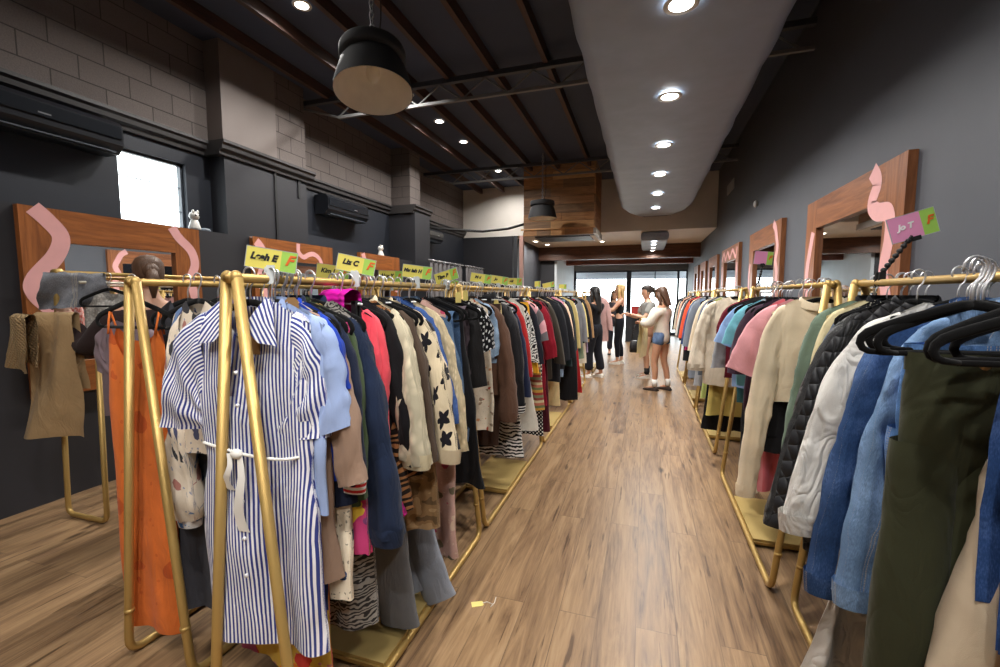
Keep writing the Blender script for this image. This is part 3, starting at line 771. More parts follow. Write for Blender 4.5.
def sleeve2(rnd, s, sw, cw, zS, zsh, L, r1, t0, t1, out, n=18, m_=24, puff=0., arm=.2, short=False, flare=0.):
    ph = rnd.uniform(0, 6); o = out*rnd.uniform(.8, 1.15); R = []; U = []; sl = rnd.uniform(-.02, .02)
    xo = sw+o
    O = [(sw-.055, zS), (sw+.03+o*.25, zsh+.008), (sw+.02+o*.55, zsh-L*.38), (xo-(.0 if short else .01), zsh-L)]
    ci = xo-(0 if short else .01)-2*(r1+flare)
    I = [(cw-.05, zsh-arm), (cw-.045, zsh-arm-.3*(L-arm if L > arm else .02)), (ci+.005, zsh-L+.3*max(L-arm, .0)), (ci, zsh-L-(.035 if short else .0))]
    bendy = rnd.uniform(-.02, .025)
    for j in range(m_+1):
        t = j/m_
        a = bez(*O, t); b = bez(*I, t); cx, cz = (a[0]+b[0])/2, (a[1]+b[1])/2; hx, hz = (a[0]-b[0])/2, (a[1]-b[1])/2
        pf = puff*math.exp(-((t-.85)/.12)**2)
        k = 1+pf/max(math.hypot(hx, hz), .01)
        th = (t0+(t1-t0)*t)*(1-.35*math.exp(-(t/.12)**2))+pf*.5
        hr = math.hypot(hx, hz)
        ring = []
        for i in range(n):
            q = 2*PI*i/n; c, w = math.cos(q), math.sin(q)
            fold = .22*th*math.sin(3*c*2.2+ph+t*2.5)
            y = th*sgnpow(w, .85)+fold+bendy*math.sin(PI*t*.9)+.15*th*math.sin(17*t+ph*2+c)*(1 if w > 0 else -1)
            ring.append((s*(cx+hx*c*k), y, cz+hz*c*k+sl*c*t)); U.append((s*hr*c+(0 if w < 0 else .7), cz))
        R.append(ring)
    m = MB(); m.rings(R, True, uvs=U)
    return m, (s*(xo+ci)/2, bendy*.3, zsh-L), r1+flare
def sleeve_mb(rnd, s, sw, zsh, L=.6, r0=.085, r1=.052, t0=.03, t1=.026, out=.06, n=14, m_=16, bend=.02, short=False, flare=0., puff=0.):
    P = []; A = []; B = []
    ph = rnd.uniform(0, 6); by = rnd.uniform(-bend, bend); o2 = out*rnd.uniform(.7, 1.3)
    for j in range(m_+1):
        t = j/m_
        if short: x = s*(sw-.055+(.055+o2*1.4)*t); z = zsh-.045-L*t*.95+.0*t
        else:
            e = 1-math.exp(-3.2*t); x = s*(sw-.06+(.06+o2)*e - .03*t*t); z = zsh-.05-L*t
        y = by*math.sin(PI*t)+.004*math.sin(13*t+ph)
        P.append((x, y, z))
        r = r0+(r1-r0)*t+.004*math.sin(19*t+ph)*(0 if short else 1)+flare*t*t+puff*math.exp(-((t-.82)/.13)**2)
        A.append(r); B.append((t0+(t1-t0)*t)*(1+.14*math.sin(23*t+ph*2))+puff*.4*math.exp(-((t-.82)/.13)**2))
    m = MB(); m.tube(P, A, n, r2=B, up=(0,1,0), caps=False); return m, P[-1], r1+flare
def collar_flaps(zt, neck, th, s=1.):
    m = MB()
    for q in (-1, 1):
        A = [(q*neck*.75, -.012, zt+.012), (q*neck*1.05, -.02, zt+.004), (q*neck*1.35, -th*.7-.012, zt-.03)]
        Bv = [(q*neck*.3, -th-.014, zt-.075), (q*neck*.9, -th-.02, zt-.105*s), (q*neck*1.6, -th-.016, zt-.112*s)]
        m.rings([A, [tuple((a+b)/2+(0 if i != 1 else -.006) for i, (a, b) in enumerate(zip(x, y))) for x, y in zip(A, Bv)], Bv], False,
                uvs=[(q*p[0]*.8+p[2]*.6, p[0]*q-p[2]) for p in A+[tuple((a+b)/2 for a, b in zip(x, y)) for x, y in zip(A, Bv)]+Bv])
    # stand round the back of the neck
    R = [[(neck*.98*math.cos(a), .03*math.sin(a)-.004, zt+h+.016*math.sin(a)) for a in np.linspace(-.5, PI+.5, 16)] for h in (-.035, .0)]
    m.rings(R, False); return m
def stand_collar(zt, neck, h=.02, dip=.05):
    m = MB(); R = []
    for k, hh in enumerate((-.025, h*.6, h)):
        R.append([(neck*(1.05-.1*k)*math.cos(a), .034*math.sin(a)*(1-.12*k), zt+hh-(dip*.7 if math.sin(a) < 0 else 0)*abs(math.sin(a))) for a in np.linspace(0, 2*PI, 25)[:-1]])
    m.rings(R, True); return m
def lapels(zt, neck, th, L):
    m = MB()
    for q in (-1, 1):
        A = [(q*neck*1.1, -.006, zt+.012), (q*neck*1.5, -th*.8-.01, zt-.06), (q*neck*1.7, -th-.018, zt-.15), (q*neck*.9, -th-.02, zt-.25), (q*.015, -th-.02, zt-.33)]
        Bv = [(q*neck*.8, -.002, zt+.02), (q*neck*.85, -th*.5-.01, zt-.06), (q*neck*.5, -th-.012, zt-.15), (q*neck*.25, -th-.014, zt-.25), (q*.0, -th-.014, zt-.34)]
        m.rings([A, Bv], False)
    return m
def hood_mb(zt):
    m = MB(); R = []
    for j in range(7):
        t = j/6; R.append([((.1+.02*math.sin(PI*t))*math.cos(a), .028+.042*math.sin(a)*math.sin(PI*min(1, t+.12)), zt+.03-.2*t+.02*math.cos(2*a)) for a in np.linspace(0, 2*PI, 21)[:-1]])
    m.rings(R, True, True, True); return m
TAGC = {'kraft': plain((150,114,74), .8), 'yellow': plain((222,204,120), .7), 'white': plain((228,226,218), .7)}
def price_tag(parent, x, y, z, c='yellow', w=.032, h=.06):
    m = MB(); m.prism([(x-w/2, z-h), (x+w/2, z-h), (x+w/2, z-.012), (x+w/4, z), (x-w/4, z), (x-w/2, z-.012)], .0012); 
    o = m.build('price_tag', TAGC[c], parent); o.location = (0, y, 0)
    return o

def make(kind, noun, mat, rnd, root, a, far):
    """adds the parts of one garment under its root (local origin at the rail)"""
    nu, nv = (64, 30) if not far else (24, 9)
    tm = a.get('trim', mat)
    if kind in ('top', 'coat', 'shirt', 'tee', 'dress', 'hoodie', 'vest'):
        D = dict(L=.68, sw=.205, cw=.225, hw=.235, th=.034, amp=.013)
        if kind == 'coat': D.update(L=.85, sw=.22, cw=.245, hw=.26, th=.05, amp=.01)
        if kind == 'hoodie': D.update(L=.68, sw=.22, cw=.26, hw=.24, th=.05, amp=.01)
        if kind == 'tee': D.update(L=.66, sw=.2, cw=.22, hw=.225, th=.026)
        if kind == 'dress': D.update(L=1.05, sw=.185, cw=.2, hw=.26, th=.04, amp=.022)
        for k in list(D)+['neck', 'dip', 'waist', 'zt', 'slope', 'flute', 'nf', 'skew']:
            if k in a: D[k] = a[k]
        wa = a.get('wr', .012); sd = rnd.uniform(0, 40)
        bm_ = body_mb(rnd, nu=nu, nv=nv, **D)
        if not far: wrinkle(bm_, wa, sd)
        bm_.build('body', mat, root, True)
        zt = D.get('zt', -.088); zsh = zt-D.get('slope', .068)
        sl = a.get('sl', {'tee': .2, 'dress': 0, 'vest': 0, 'shirt': .58, 'top': .58, 'coat': .62, 'hoodie': .62}[kind])
        if sl:
            short = sl < .34
            nk_ = D.get('neck', .075); slp = D.get('slope', .068)
            zS = zt-slp*((D['sw']-.055-nk_)/max(D['sw']-nk_, .01))**1.15+.004
            kw = dict(L=sl, r1=a.get('r1', .058 if not short else .078), t0=a.get('t', .036)*(.8 if short else 1), t1=a.get('t', .034)*.8, out=a.get('out', .06), short=short, flare=a.get('sflare', 0.), puff=a.get('puff', 0.), arm=a.get('arm', .19 if not short else .17))
            for s in (-1, 1):
                kw['out'] = a['outs'][0 if s < 0 else 1] if a.get('outs') else (max(a.get('out', 0), .14 if not short else .1)+rnd.uniform(-.02, .035) if s == a['aisle'] else .045)
                mb, e, er = sleeve2(rnd, s, D['sw'], D['cw'], zS, zsh, n=18 if not far else 8, m_=26 if not far else 6, **kw)
                if not far: wrinkle(mb, wa*1.1, sd+s*7, sx=11., sz=8.)
                so = mb.build('sleeve', mat, root, True)
                if a.get('cuff') and not far:
                    c = MB(); c.tube([(e[0]*1., e[1], e[2]+.035), (e[0], e[1], e[2]+.005), (e[0], e[1], e[2]-.03)], [er*1.01,er*.99,er*.94], 16, r2=[kw['t1']*1.12+.003,kw['t1']*1.1+.002,kw['t1']], up=(0,1,0), caps=False)
                    c.build('cuff', tm if a['cuff'] is True else a['cuff'], so, True)
        nk = D.get('neck', .075)
        col = a.get('collar')
        if col == 'shirt': collar_flaps(zt, nk, D['th'], a.get('cs', 1.)).build('collar', a.get('cmat', tm), root, True)
        elif col == 'stand': stand_collar(zt, nk).build('collar', a.get('cmat', tm), root, True)
        elif col == 'lapel': lapels(zt, nk, D['th'], D['L']).build('lapel', a.get('cmat', tm), root, True); stand_collar(zt, nk, .03).build('collar', tm, root, True)
        elif col == 'hood': hood_mb(zt).build('hood', tm, root, True)
        elif col == 'crew': stand_collar(zt, nk, .012, D.get('dip', .06)).build('neckband', a.get('cmat', tm), root, True)
        if a.get('hem') and not far:
            hb = MB(); w = D['hw']; hb.rings([[(w*1.0*sgnpow(math.cos(q), .72), (D['th']*1.05)*sgnpow(math.sin(q), .9), z) for q in np.linspace(0, 2*PI, 33)[:-1]] for z in (-D['L']+.06, -D['L'])])
            hb.build('hem_band', tm if a['hem'] is True else a['hem'], root, True)
        if a.get('buttons') and not far:
            n = a['buttons']
            for k in range(n):
                b = MB(); z = zt-.13-k*(D['L']-.3)/max(n-1, 1)
                b.tube([(0, -D['th']-.012, z), (0, -D['th']-.018, z)], .006, 8, up=(0,0,1)); b.build('button', a.get('bmat', plain((70,60,50), .4)), root, True)
        if a.get('epaulette') and not far:
            for s in (-1, 1):
                b = MB(); R = [[(s*(.09+.11*t), dy, zt-.008-.056*t) for dy in (-.026, .026)] for t in np.linspace(0, 1, 5)]; b.rings(R, False); b.build('epaulette', a['epaulette'], root, True)
    elif kind == 'strap':
        L = a.get('L', 1.2); zt = -a.get('drop', .2); sw = a.get('sw', .15)
        bm_ = body_mb(rnd, L=L, sw=sw, cw=a.get('cw', .17), hw=a.get('hw', .24), zt=zt, slope=.07, neck=.12, dip=.16, dipb=.06, th=.035, amp=a.get('amp', .02), nu=nu, nv=nv)
        wrinkle(bm_, .008, rnd.uniform(0, 40))
        bm_.build('body', mat, root, True)
        for s in (-1, 1):
            for dy in ((-.02, .02)):
                m = MB(); m.tube([(s*.125, dy, zt-.03), (s*.13, dy*.6, (zt-.13)/2-.02), (s*.134, 0, -.128)], .006, 6, r2=.003); m.build('strap', tm, root, True)
    elif kind == 'trousers':
        L = a.get('L', 1.1); w = a.get('w', .19); zt = a.get('zt', -.13); th = a.get('th', .035); cr = zt-.27
        lw = a.get('leg', .115); lh = a.get('hemw', .09)
        m = MB(); R = []; U = []; n = 32
        for j in range(9):
            t = j/8; ww = w*(1+.06*t)
            r_ = [(ww*(1-.06*t**3)*sgnpow(math.cos(q), .75), th*(1+.25*math.sin(PI*t))*(1-.6*t**3)*math.sin(q)+.004*math.sin(21*ww*math.cos(q)), zt+(cr-.03-zt)*t) for q in np.linspace(0, 2*PI, n+1)[:-1]]
            R.append(r_); U += [(p[0]+(0 if p[1] < 0 else 1.1), p[2]) for p in r_]
        m.rings(R, True, uvs=U)
        for s in (-1, 1):
            P = []; A = []; B = []; ph = rnd.uniform(0, 6); lean = a.get('lean', 0.)
            for j in range(21):
                t = j/20; z = cr+.06+(-L-cr-.06)*t
                P.append((s*(w*.52-.01*t)+lean*t**a.get('lp', 1), .008*math.sin(5*t+ph), z)); A.append((lw+(lh-lw)*t)*min(1, .93+t)*(1+.03*math.sin(17*t+ph))); B.append(th*(.95+.12*math.sin(13*t+ph)))
            m.tube(P, A, 18, r2=B, up=(0,1,0), caps=False)
        if not far: wrinkle(m, a.get('wr', .009), rnd.uniform(0, 40), sx=12., sz=7.)
        m.build('legs', mat, root, True)
        b = MB(); b.rings([[(w*1.01*sgnpow(math.cos(q), .75), (th+.003)*math.sin(q), z) for q in np.linspace(0, 2*PI, 33)[:-1]] for z in (zt+.003, zt-.04)]); b.build('waistband', mat, root, True)
        if not far:
            b = MB(); b.tube([(0, -th-.003, zt-.02), (0, -th-.009, zt-.02)], .009, 10, up=(0,0,1)); b.build('button', plain((150,120,80), .35, .7), root, True)
            for s in (-1, 1):
                b = MB(); R = [[(s*(w*.42+.06*t), -th-.004+.012*t, zt-.05-.09*t+.001*k*0-k*.006) for t in np.linspace(0, 1, 6)] for k in (0, 1)]; b.rings(R, False); b.build('pocket_seam', a.get('seam', mat), root, True)
            if a.get('turnup'):
                for s in (-1, 1):
                    b = MB(); x = s*(w*.52-.01)+a.get('lean', 0.); b.tube([(x,0,-L+.06),(x,0,-L-.005)], lh*1.1, 18, r2=th*1.2, up=(0,1,0), caps=False); b.build('turn_up', mat, root, True)
    elif kind == 'skirt':
        L = a.get('L', .75); zt = a.get('zt', -.13); w0 = a.get('w0', .17)
        bm_ = body_mb(rnd, L=L, sw=w0, cw=w0*1.1, hw=a.get('hw', .26), zt=zt, slope=0., neck=.0001, dip=0, th=.035, amp=a.get('amp', .022), nu=nu, nv=nv, flute=a.get('flute', .012), skew=a.get('skew', 0.))
        if not far: wrinkle(bm_, .008, rnd.uniform(0, 40))
        bm_.build('body', mat, root, True)
        b = MB(); b.rings([[(w0*1.01*sgnpow(math.cos(q), .72), .02*math.sin(q), z) for q in np.linspace(0, 2*PI, 25)[:-1]] for z in (zt+.004, zt-.035)]); b.build('waistband', tm, root, True)
        if a.get('hem'):
            b = MB(); w = a.get('hw', .26); b.rings([[(w*1.0*sgnpow(math.cos(q), .72), .045*math.sin(q), z) for q in np.linspace(0, 2*PI, 33)[:-1]] for z in (-L+.07, -L)]); b.build('hem_band', a['hem'], root, True)
    elif kind == 'drape':
        W = a.get('w', .17); L1 = a.get('L', .5); L2 = a.get('L2', L1*.9); zt = a.get('zt', -.16); sk = a.get('skew', 0.)
        prof = []
        for t in np.linspace(0, 1, 12): prof.append((-.022-.01*t, zt-L1*(1-t)))
        for q in np.linspace(PI, 0, 7)[1:-1]: prof.append((.022*math.cos(q), zt+.02*math.sin(q)))
        for t in np.linspace(0, 1, 12): prof.append((.022+.01*t, zt-L2*t))
        ph = rnd.uniform(0, 6); n = 26; R = []; U = []
        for i in range(n+1):
            x = -W+2*W*i/n; ring = []
            for k, (y, z) in enumerate(prof):
                d = (zt-z)/max(L1, .01)
                fl = a.get('flare', .15)
                xx = x*(1+fl*d)+sk*d; ring.append((xx, y+a.get('amp', .014)*math.sin(24*x+ph+4*d)*(.3+d)+.006*math.sin(50*x+ph), z+.012*math.sin(11*x+ph)*d)); U.append((xx, z+(.9 if y > 0 else 0)))
            R.append(ring)
        m = MB(); m.rings(R, False, uvs=U)
        wrinkle(m, a.get('wr', .01), rnd.uniform(0, 40), sx=12., sz=8.)
        m.build('cloth', mat, root, True)
        if a.get('edge'):
            E_ = [m.v[k*len(prof)] for k in range(n+1)]; m = MB(); R = [[(p[0], p[1]-.006, p[2]+dz) for p in E_] for dz in (-.004, .035)]; m.rings(R, False); m.build('edge_band', a['edge'], root, True)
    if a.get('tagc'): price_tag(root, a.get('tx', .06), a.get('ty', -.07), a.get('tz', -.1), a['tagc'], a.get('tw', .032), a.get('thh', .06))

GAR = []
def G(rk, y, kind, noun, desc, mat, **a): GAR.append(dict(rk=rk, y=y, kind=kind, noun=noun, desc=desc, mat=mat, a=a))
NAVYC = cloth((28,36,58)); BLK = cloth((24,24,27)); CREAM = cloth((222,210,184)); BROWN = cloth((84,62,48))

# --- rack A (front left)
STR = stripes((240,240,244), (58,68,140), .0125, .5)
G('A', 1.075, 'dress', 'shirt_dress', 'blue and white striped shirt dress', STR, L=1.19, sw=.215, cw=.225, hw=.245, th=.045, amp=.02, sl=.33, r1=.095, outs=(.17,.05), t=.045, arm=.24, neck=.09, dip=.16, waist=(.44, .12), collar='shirt', cs=1.15, yaw=4, nf=20, off=-.015, belt=1, wr=.011)
G('A', 1.2, 'dress', 'summer_dress', 'long red and yellow floral dress', floral((206,170,70), ((196,60,50),(40,50,100),(214,120,40),(170,80,120)), 7., .5), L=1.34, hw=.2, sw=.17, cw=.17, th=.018, amp=.01, yaw=-2, off=-.01)
G('A', 1.17, 'tee', 'shirt', 'light blue short-sleeved shirt', cloth((156,176,218)), L=.74, sl=.32, r1=.075, outs=(.05,.07), wr=.016, arm=.22, sw=.215, collar='shirt', yaw=-6, off=.02)
G('A', 1.21, 'dress', 'tunic_dress', 'taupe long-sleeved tunic dress', cloth((150,124,106)), L=.98, sl=.5, r0=.075, r1=.05, hw=.23, yaw=-3, off=.01)
G('A', 1.245, 'dress', 'wrap_dress', 'cream wrap dress with small dark flowers', floral((224,210,186), ((60,60,62),(190,120,60),(60,80,120),(80,80,70)), 16., .34), L=1.06, hw=.25, sl=0, off=.02)
G('A', 1.26, 'tee', 't_shirt', 'royal blue t-shirt', cloth((28,62,168)), sl=.19, collar='crew', yaw=-6, off=.02)
G('A', 1.275, 'tee', 'top', 'bright turquoise top', cloth((26,160,196)), L=.35, sl=0, sw=.09, cw=.1, hw=.12, neck=.04, dip=.02, tagc='kraft', tx=.07, ty=-.075, tz=-.075, tw=.05, thh=.085, zt=-.085, off=.03)
G('A', 1.315, 'coat', 'track_jacket', 'navy zip jacket with red and white cuffs', NAVYC, L=.75, sl=.52, outs=(.04,.09), cuff=stripes((210,50,50),(235,235,235), .02, .5, True), collar='stand', yaw=-6, th=.035, r0=.075, r1=.05, t=.03, trim=cloth((28,36,58)))
G('A', 1.345, 'skirt', 'sundress', 'pink and yellow floral sundress', floral((208,70,130), ((232,196,70),(226,150,180),(214,60,110),(90,80,130)), 6., .5), L=.95, w0=.2, hw=.25, hang='velvet', zt=-.16, off=.03)
G('A', 1.4, 'coat', 'utility_jacket', 'olive green utility jacket with tan epaulettes', cloth((74,90,62)), L=.78, sl=.6, outs=(.04,.1), r1=.055, collar='shirt', epaulette=cloth((134,104,58)), buttons=5, yaw=-8, th=.04, bmat=plain((190,160,90), .3, .8))
G('A', 1.44, 'dress', 'slip_dress', 'grey snakeskin print dress', animal((150,146,140), (48,46,46), 20., 14., .55), L=1.25, hw=.22, yaw=3, off=.03)
G('A', 1.50, 'coat', 'wool_coat', 'thick navy wool coat', cloth((26,38,62), wr=.8), L=.98, sl=.74, r0=.105, r1=.075, t=.055, sw=.225, cw=.25, hw=.26, th=.06, collar='stand', cuff=True, yaw=-9, outs=(.045,.205))
G('A', 1.55, 'drape', 'ruffled_top', 'bright magenta ruffled top', ribbed((206,24,158), .022, True), L=.32, L2=.3, w=.1, zt=-.065, hang='clip', amp=.03, off=.07, yaw=-25, flare=.05, skew=.06, wr=.018)
G('A', 1.62, 'coat', 'blazer', 'coral pink blazer', cloth((238,84,98)), L=.72, sl=.56, r0=.09, r1=.062, t=.045, collar='lapel', yaw=-10, sw=.215, outs=(.03,.04), off=-.03)
G('A', 1.64, 'trousers', 'puffer_trousers', 'shiny magenta padded trousers', quilted((226,24,160), .09, .4), L=1.0, w=.16, leg=.095, zt=-.2, off=-.03, lean=.14, lp=3, hang='velvet', th=.045)
G('A', 1.67, 'dress', 'cardigan', 'long black cardigan', BLK, L=.9, sl=.6, hw=.23, r0=.075, r1=.05)
G('A', 1.715, 'dress', 'blouse_dress', 'tiger striped brown dress', animal((168,118,74), (34,26,22), 11., 7., .45), L=.96, sl=.66, r0=.07, r1=.06, hw=.24, off=.01)
G('A', 1.78, 'coat', 'bomber_jacket', 'cream bomber jacket with ribbed cuffs', textured((214,204,176), 26.), L=.68, sl=.58, r0=.1, r1=.075, t=.05, cuff=ribbed((214,202,168)), collar='stand', yaw=-12, out=.11, hem=ribbed((214,202,168)))
G('A', 1.81, 'trousers', 'jeans', 'light blue cropped jeans', denim((120,146,178)), L=.72, w=.18, zt=-.2, hang='velvet', off=.03)
G('A', 1.84, 'trousers', 'trousers', 'long grey wide-leg trousers reaching the floor', cloth((110,112,116)), L=1.54, w=.17, hemw=.11, hang='clip', off=-.02, lean=.08, lp=3, yaw=-8)
G('A', 1.875, 'coat', 'jacket', 'dark brown suede jacket', cloth((76,62,52), wr=.8), L=.82, sl=.62, r0=.09, r1=.065, t=.045, collar='shirt', yaw=-8, out=.09)
G('A', 1.915, 'skirt', 'camouflage_skirt', 'beige camouflage skirt', camo(((178,150,112),(150,120,84),(112,90,64))), L=1.1, w0=.2, hw=.27, hang='velvet', zt=-.2, off=.03)
G('A', 1.98, 'hoodie', 'sweatshirt', 'cream sweatshirt printed with black stars', starprint((206,190,160), (24,22,28)), L=.84, sl=.6, r0=.09, r1=.065, t=.045, cuff=ribbed((206,190,160)), hem=ribbed((206,190,160)), collar='crew', trim=ribbed((206,190,160)), yaw=-10, outs=(.045,.21))
G('A', 2.02, 'skirt', 'denim_skirt', 'long dark denim skirt', denim((42,62,104)), L=1.02, w0=.2, hw=.27, hang='velvet', zt=-.2)
G('A', 2.075, 'shirt', 'chambray_shirt', 'mid blue chambray shirt', denim((54,84,142)), L=.78, sl=.5, r0=.085, r1=.06, collar='shirt', yaw=-8, outs=(.045,.16))
G('A', 2.12, 'trousers', 'grey_trousers', 'pale grey trousers trailing onto the floor', cloth((150,156,168)), L=1.55, w=.16, hemw=.1, hang='clip', off=-.03, lean=.2, lp=4, yaw=-6)
G('A', 2.16, 'coat', 'lace_jacket', 'cream lace jacket', textured((212,194,158), 46.), L=.72, sl=.64, r0=.09, r1=.075, t=.045, yaw=-9, out=.1)
G('A', 2.2, 'dress', 'maxi_dress', 'pink floral maxi dress', floral((196,160,150), ((190,80,110),(120,110,90),(214,190,170)), 15., .36), L=1.4, hw=.26, off=.03)
G('A', 2.255, 'coat', 'denim_jacket', 'faded blue denim jacket', denim((70,94,122)), L=.66, sl=.6, r1=.066, t=.045, collar='shirt', yaw=-12, outs=(.045,.18), cuff=True)
G('A', 2.31, 'drape', 'jeans', 'mid blue jeans folded over a hanger', denim((84,112,148)), L=.62, w=.17, off=.06, amp=.02, zt=-.17, yaw=-8)
G('A', 2.36, 'dress', 'maxi_skirt_dress', 'long black dress', BLK, L=1.1, sl=0, hw=.33, off=.04)
G('A', 2.41, 'drape', 'trousers', 'mauve grey folded trousers', cloth((104,92,100)), L=.4, w=.13, off=.07, zt=-.15, tagc='yellow', tx=.1, tz=-.05, ty=-.05)
G('A', 2.455, 'vest', 'camisole', 'black leather camisole', cloth((28,27,28), .5), L=.6, off=.04, sw=.19, hw=.25, amp=.02)
G('A', 2.495, 'tee', 'blouse', 'black blouse with white polka dots', dots((20,20,24), (232,232,232), 36., .24), L=.5, sl=.24, off=.04, tagc='yellow', tx=.12, tz=-.04, ty=-.06)
# --- rack B
LWASH = denim((136,160,186))
G('B', 2.70, 'dress', 'print_dress', 'white dress with tiny red flowers', floral((222,210,190), ((190,90,70),(200,150,110),(150,130,110)), 24., .28), L=.95, hw=.23)
G('B', 2.76, 'tee', 'denim_blouse', 'light wash denim top with raw hem', LWASH, L=.52, sl=.32, r1=.07, outs=(.04,.05), off=.0)
G('B', 2.82, 'hoodie', 'sweatshirt', 'chocolate brown sweatshirt', cloth((92,66,52), wr=.7), L=.74, sl=.72, r0=.095, r1=.07, t=.055, cuff=True, out=.06, yaw=-8, collar='crew')
G('B', 2.9, 'trousers', 'trousers', 'dark brown straight trousers', cloth((66,48,40)), L=1.12, w=.19, hang='clip', off=.02)
G('B', 2.95, 'skirt', 'midi_skirt', 'pale yellow midi skirt', cloth((216,200,140)), L=.7, hang='clip', off=.02, tagc='yellow', tx=.15, tz=-.1, ty=-.05)
G('B', 3.05, 'coat', 'puffer_coat', 'large black padded coat', cloth((26,26,30), .6), L=.92, sl=.72, r0=.11, r1=.085, t=.06, th=.06, cuff=stripes((230,230,230),(20,20,22), .02, .4, True), out=.1, yaw=-8, collar='hood', sw=.225)
G('B', 3.15, 'dress', 'zebra_dress', 'black and white zebra print dress', animal((226,224,220), (26,26,28), 12., 8., .5), L=1.28, hw=.28, off=.05)
G('B', 3.24, 'coat', 'raincoat', 'deep navy raincoat', cloth((26,34,62), .7), L=.9, sl=.66, r0=.09, r1=.07, t=.05, yaw=-8, collar='stand')
G('B', 3.33, 'coat', 'cardigan', 'scarlet red cardigan', cloth((178,42,42)), L=.65, sl=.54, r0=.08)
G('B', 3.38, 'shirt', 'checked_shirt', 'black and white checked shirt', checks((232,230,226), (24,24,26), 46.), L=.75, sl=.56, r0=.09, r1=.07, out=.1, collar='shirt')
G('B', 3.44, 'dress', 'shirt_dress', 'long off-white shirt dress', cloth((216,212,200)), L=1.16, sl=0, hw=.3, off=.05)
G('B', 3.52, 'shirt', 'blouse', 'black and white leaf print blouse', animal((228,226,222), (30,30,32), 16., 12., .55), L=.68, sl=.46, r0=.085, r1=.075, out=.1)
G('B', 3.6, 'skirt', 'pleated_skirt', 'mustard yellow pleated skirt', cloth((226,166,42)), L=.72, hw=.27, hang='clip', off=.06)
G('B', 3.68, 'shirt', 'blouse', 'black blouse with navy trim', cloth((30,32,42)), L=.6, sl=.5, off=.02)
G('B', 3.76, 'tee', 'knit_pullover', 'pink and grey knit top', stripes((222,164,170), (110,106,110), .14, .5, True), L=.6, sl=.3, off=.03, out=.1)
G('B', 3.86, 'dress', 'striped_dress', 'long rainbow striped dress', rainbow(), L=1.1, hw=.26, off=.05)
G('B', 3.95, 'dress', 'dotted_dress', 'black and white dotted long dress', dots((22,22,24), (226,226,222), 40., .28), L=1.36, hw=.25, off=.05)
G('B', 4.05, 'dress', 'maxi_dress', 'long crimson dress', cloth((150,30,48)), L=1.12, sl=.5, hw=.24, off=.05)
G('B', 4.13, 'skirt', 'maxi_skirt', 'orange print summer skirt', floral((214,110,50), ((230,180,80),(170,60,50)), 14., .4), L=.5, hang='clip', off=.04)
G('B', 4.22, 'dress', 'velvet_dress', 'burgundy velvet dress', cloth((78,24,36)), L=1.4, sl=.5, hw=.26, off=.05)
# --- racks C, D, E: smaller in the photo
def row(rk, specs, y0, y1, far=True):
    n = len(specs)
    for i, sp in enumerate(specs):
        kind, noun, desc, mat = sp[:4]; a = dict(sp[4]) if len(sp) > 4 else {}
        a['far'] = far
        G(rk, y0+(y1-y0)*i/(n-1), kind, noun, desc, mat, **a)
c_ = cloth
row('C', [('coat','coat','dark olive brown coat',c_((62,56,48)),dict(L=.95)), ('shirt','shirt','sand beige shirt',c_((190,166,132))), ('coat','overcoat','long charcoal overcoat',c_((36,38,44)),dict(L=1.0,off=.05)),
  ('dress','knit_dress','cream knit dress with orange hem',c_((220,196,146)),dict(L=1.3,hw=.22,hem=c_((232,110,40)),off=.05)), ('coat','coat','ivory edged black coat',c_((30,31,36)),dict(L=.9,off=.04)),
  ('shirt','shirt','blush pink long shirt',c_((222,190,178)),dict(L=.85)), ('tee','top','lilac short top',c_((186,158,204)),dict(sl=.3,out=.12)), ('top','blouse','rose pink blouse',c_((214,140,168))),
  ('shirt','shirt','peach linen shirt',c_((232,200,170))), ('trousers','jeans','pale blue jeans',denim((140,164,196)),dict(hang='clip')), ('coat','jacket','black denim jacket',c_((34,34,38))),
  ('coat','coat','dark teal coat',c_((36,56,62)),dict(L=1.)), ('coat','trench_coat','khaki yellow trench coat',c_((196,176,116)),dict(L=.85,off=.03)), ('dress','dress','long black evening dress',c_((22,22,26)),dict(L=1.5,off=.06))], 4.5, 6.0)
row('D', [('top','top','white cotton blouse',c_((226,224,218))), ('skirt','skirt','red pleated long skirt',c_((170,36,40)),dict(L=1.5,hang='clip',hw=.3)), ('dress','dress','sky blue long dress',c_((150,180,220)),dict(L=1.52)),
  ('coat','jacket','grey marl jacket',c_((130,132,136))), ('dress','dress','dusty green dress',c_((120,136,110))), ('shirt','shirt','buttercup yellow shirt',c_((226,206,130))),
  ('coat','coat','black hooded coat',c_((28,28,32))), ('dress','dress','cream tiered dress',c_((218,206,186)),dict(L=1.2)), ('coat','jacket','tan corduroy jacket',c_((170,132,90))), ('dress','dress','lavender dress',c_((176,160,196)))], 6.3, 7.7)
row('E', [('coat','coat','dark grey tweed coat',c_((84,84,88))), ('coat','coat','dusky pink long coat',c_((206,166,162)),dict(L=1.0,off=.2)), ('shirt','shirt','white summer shirt',c_((226,226,222))), ('dress','dress','moss green dress',c_((120,130,80)),dict(L=1.2)),
  ('top','top','yellow knit top',c_((220,190,90))), ('coat','jacket','stone coloured jacket',c_((176,168,152))), ('dress','dress','plum dress',c_((92,52,80)))], 9.0, 10.4)
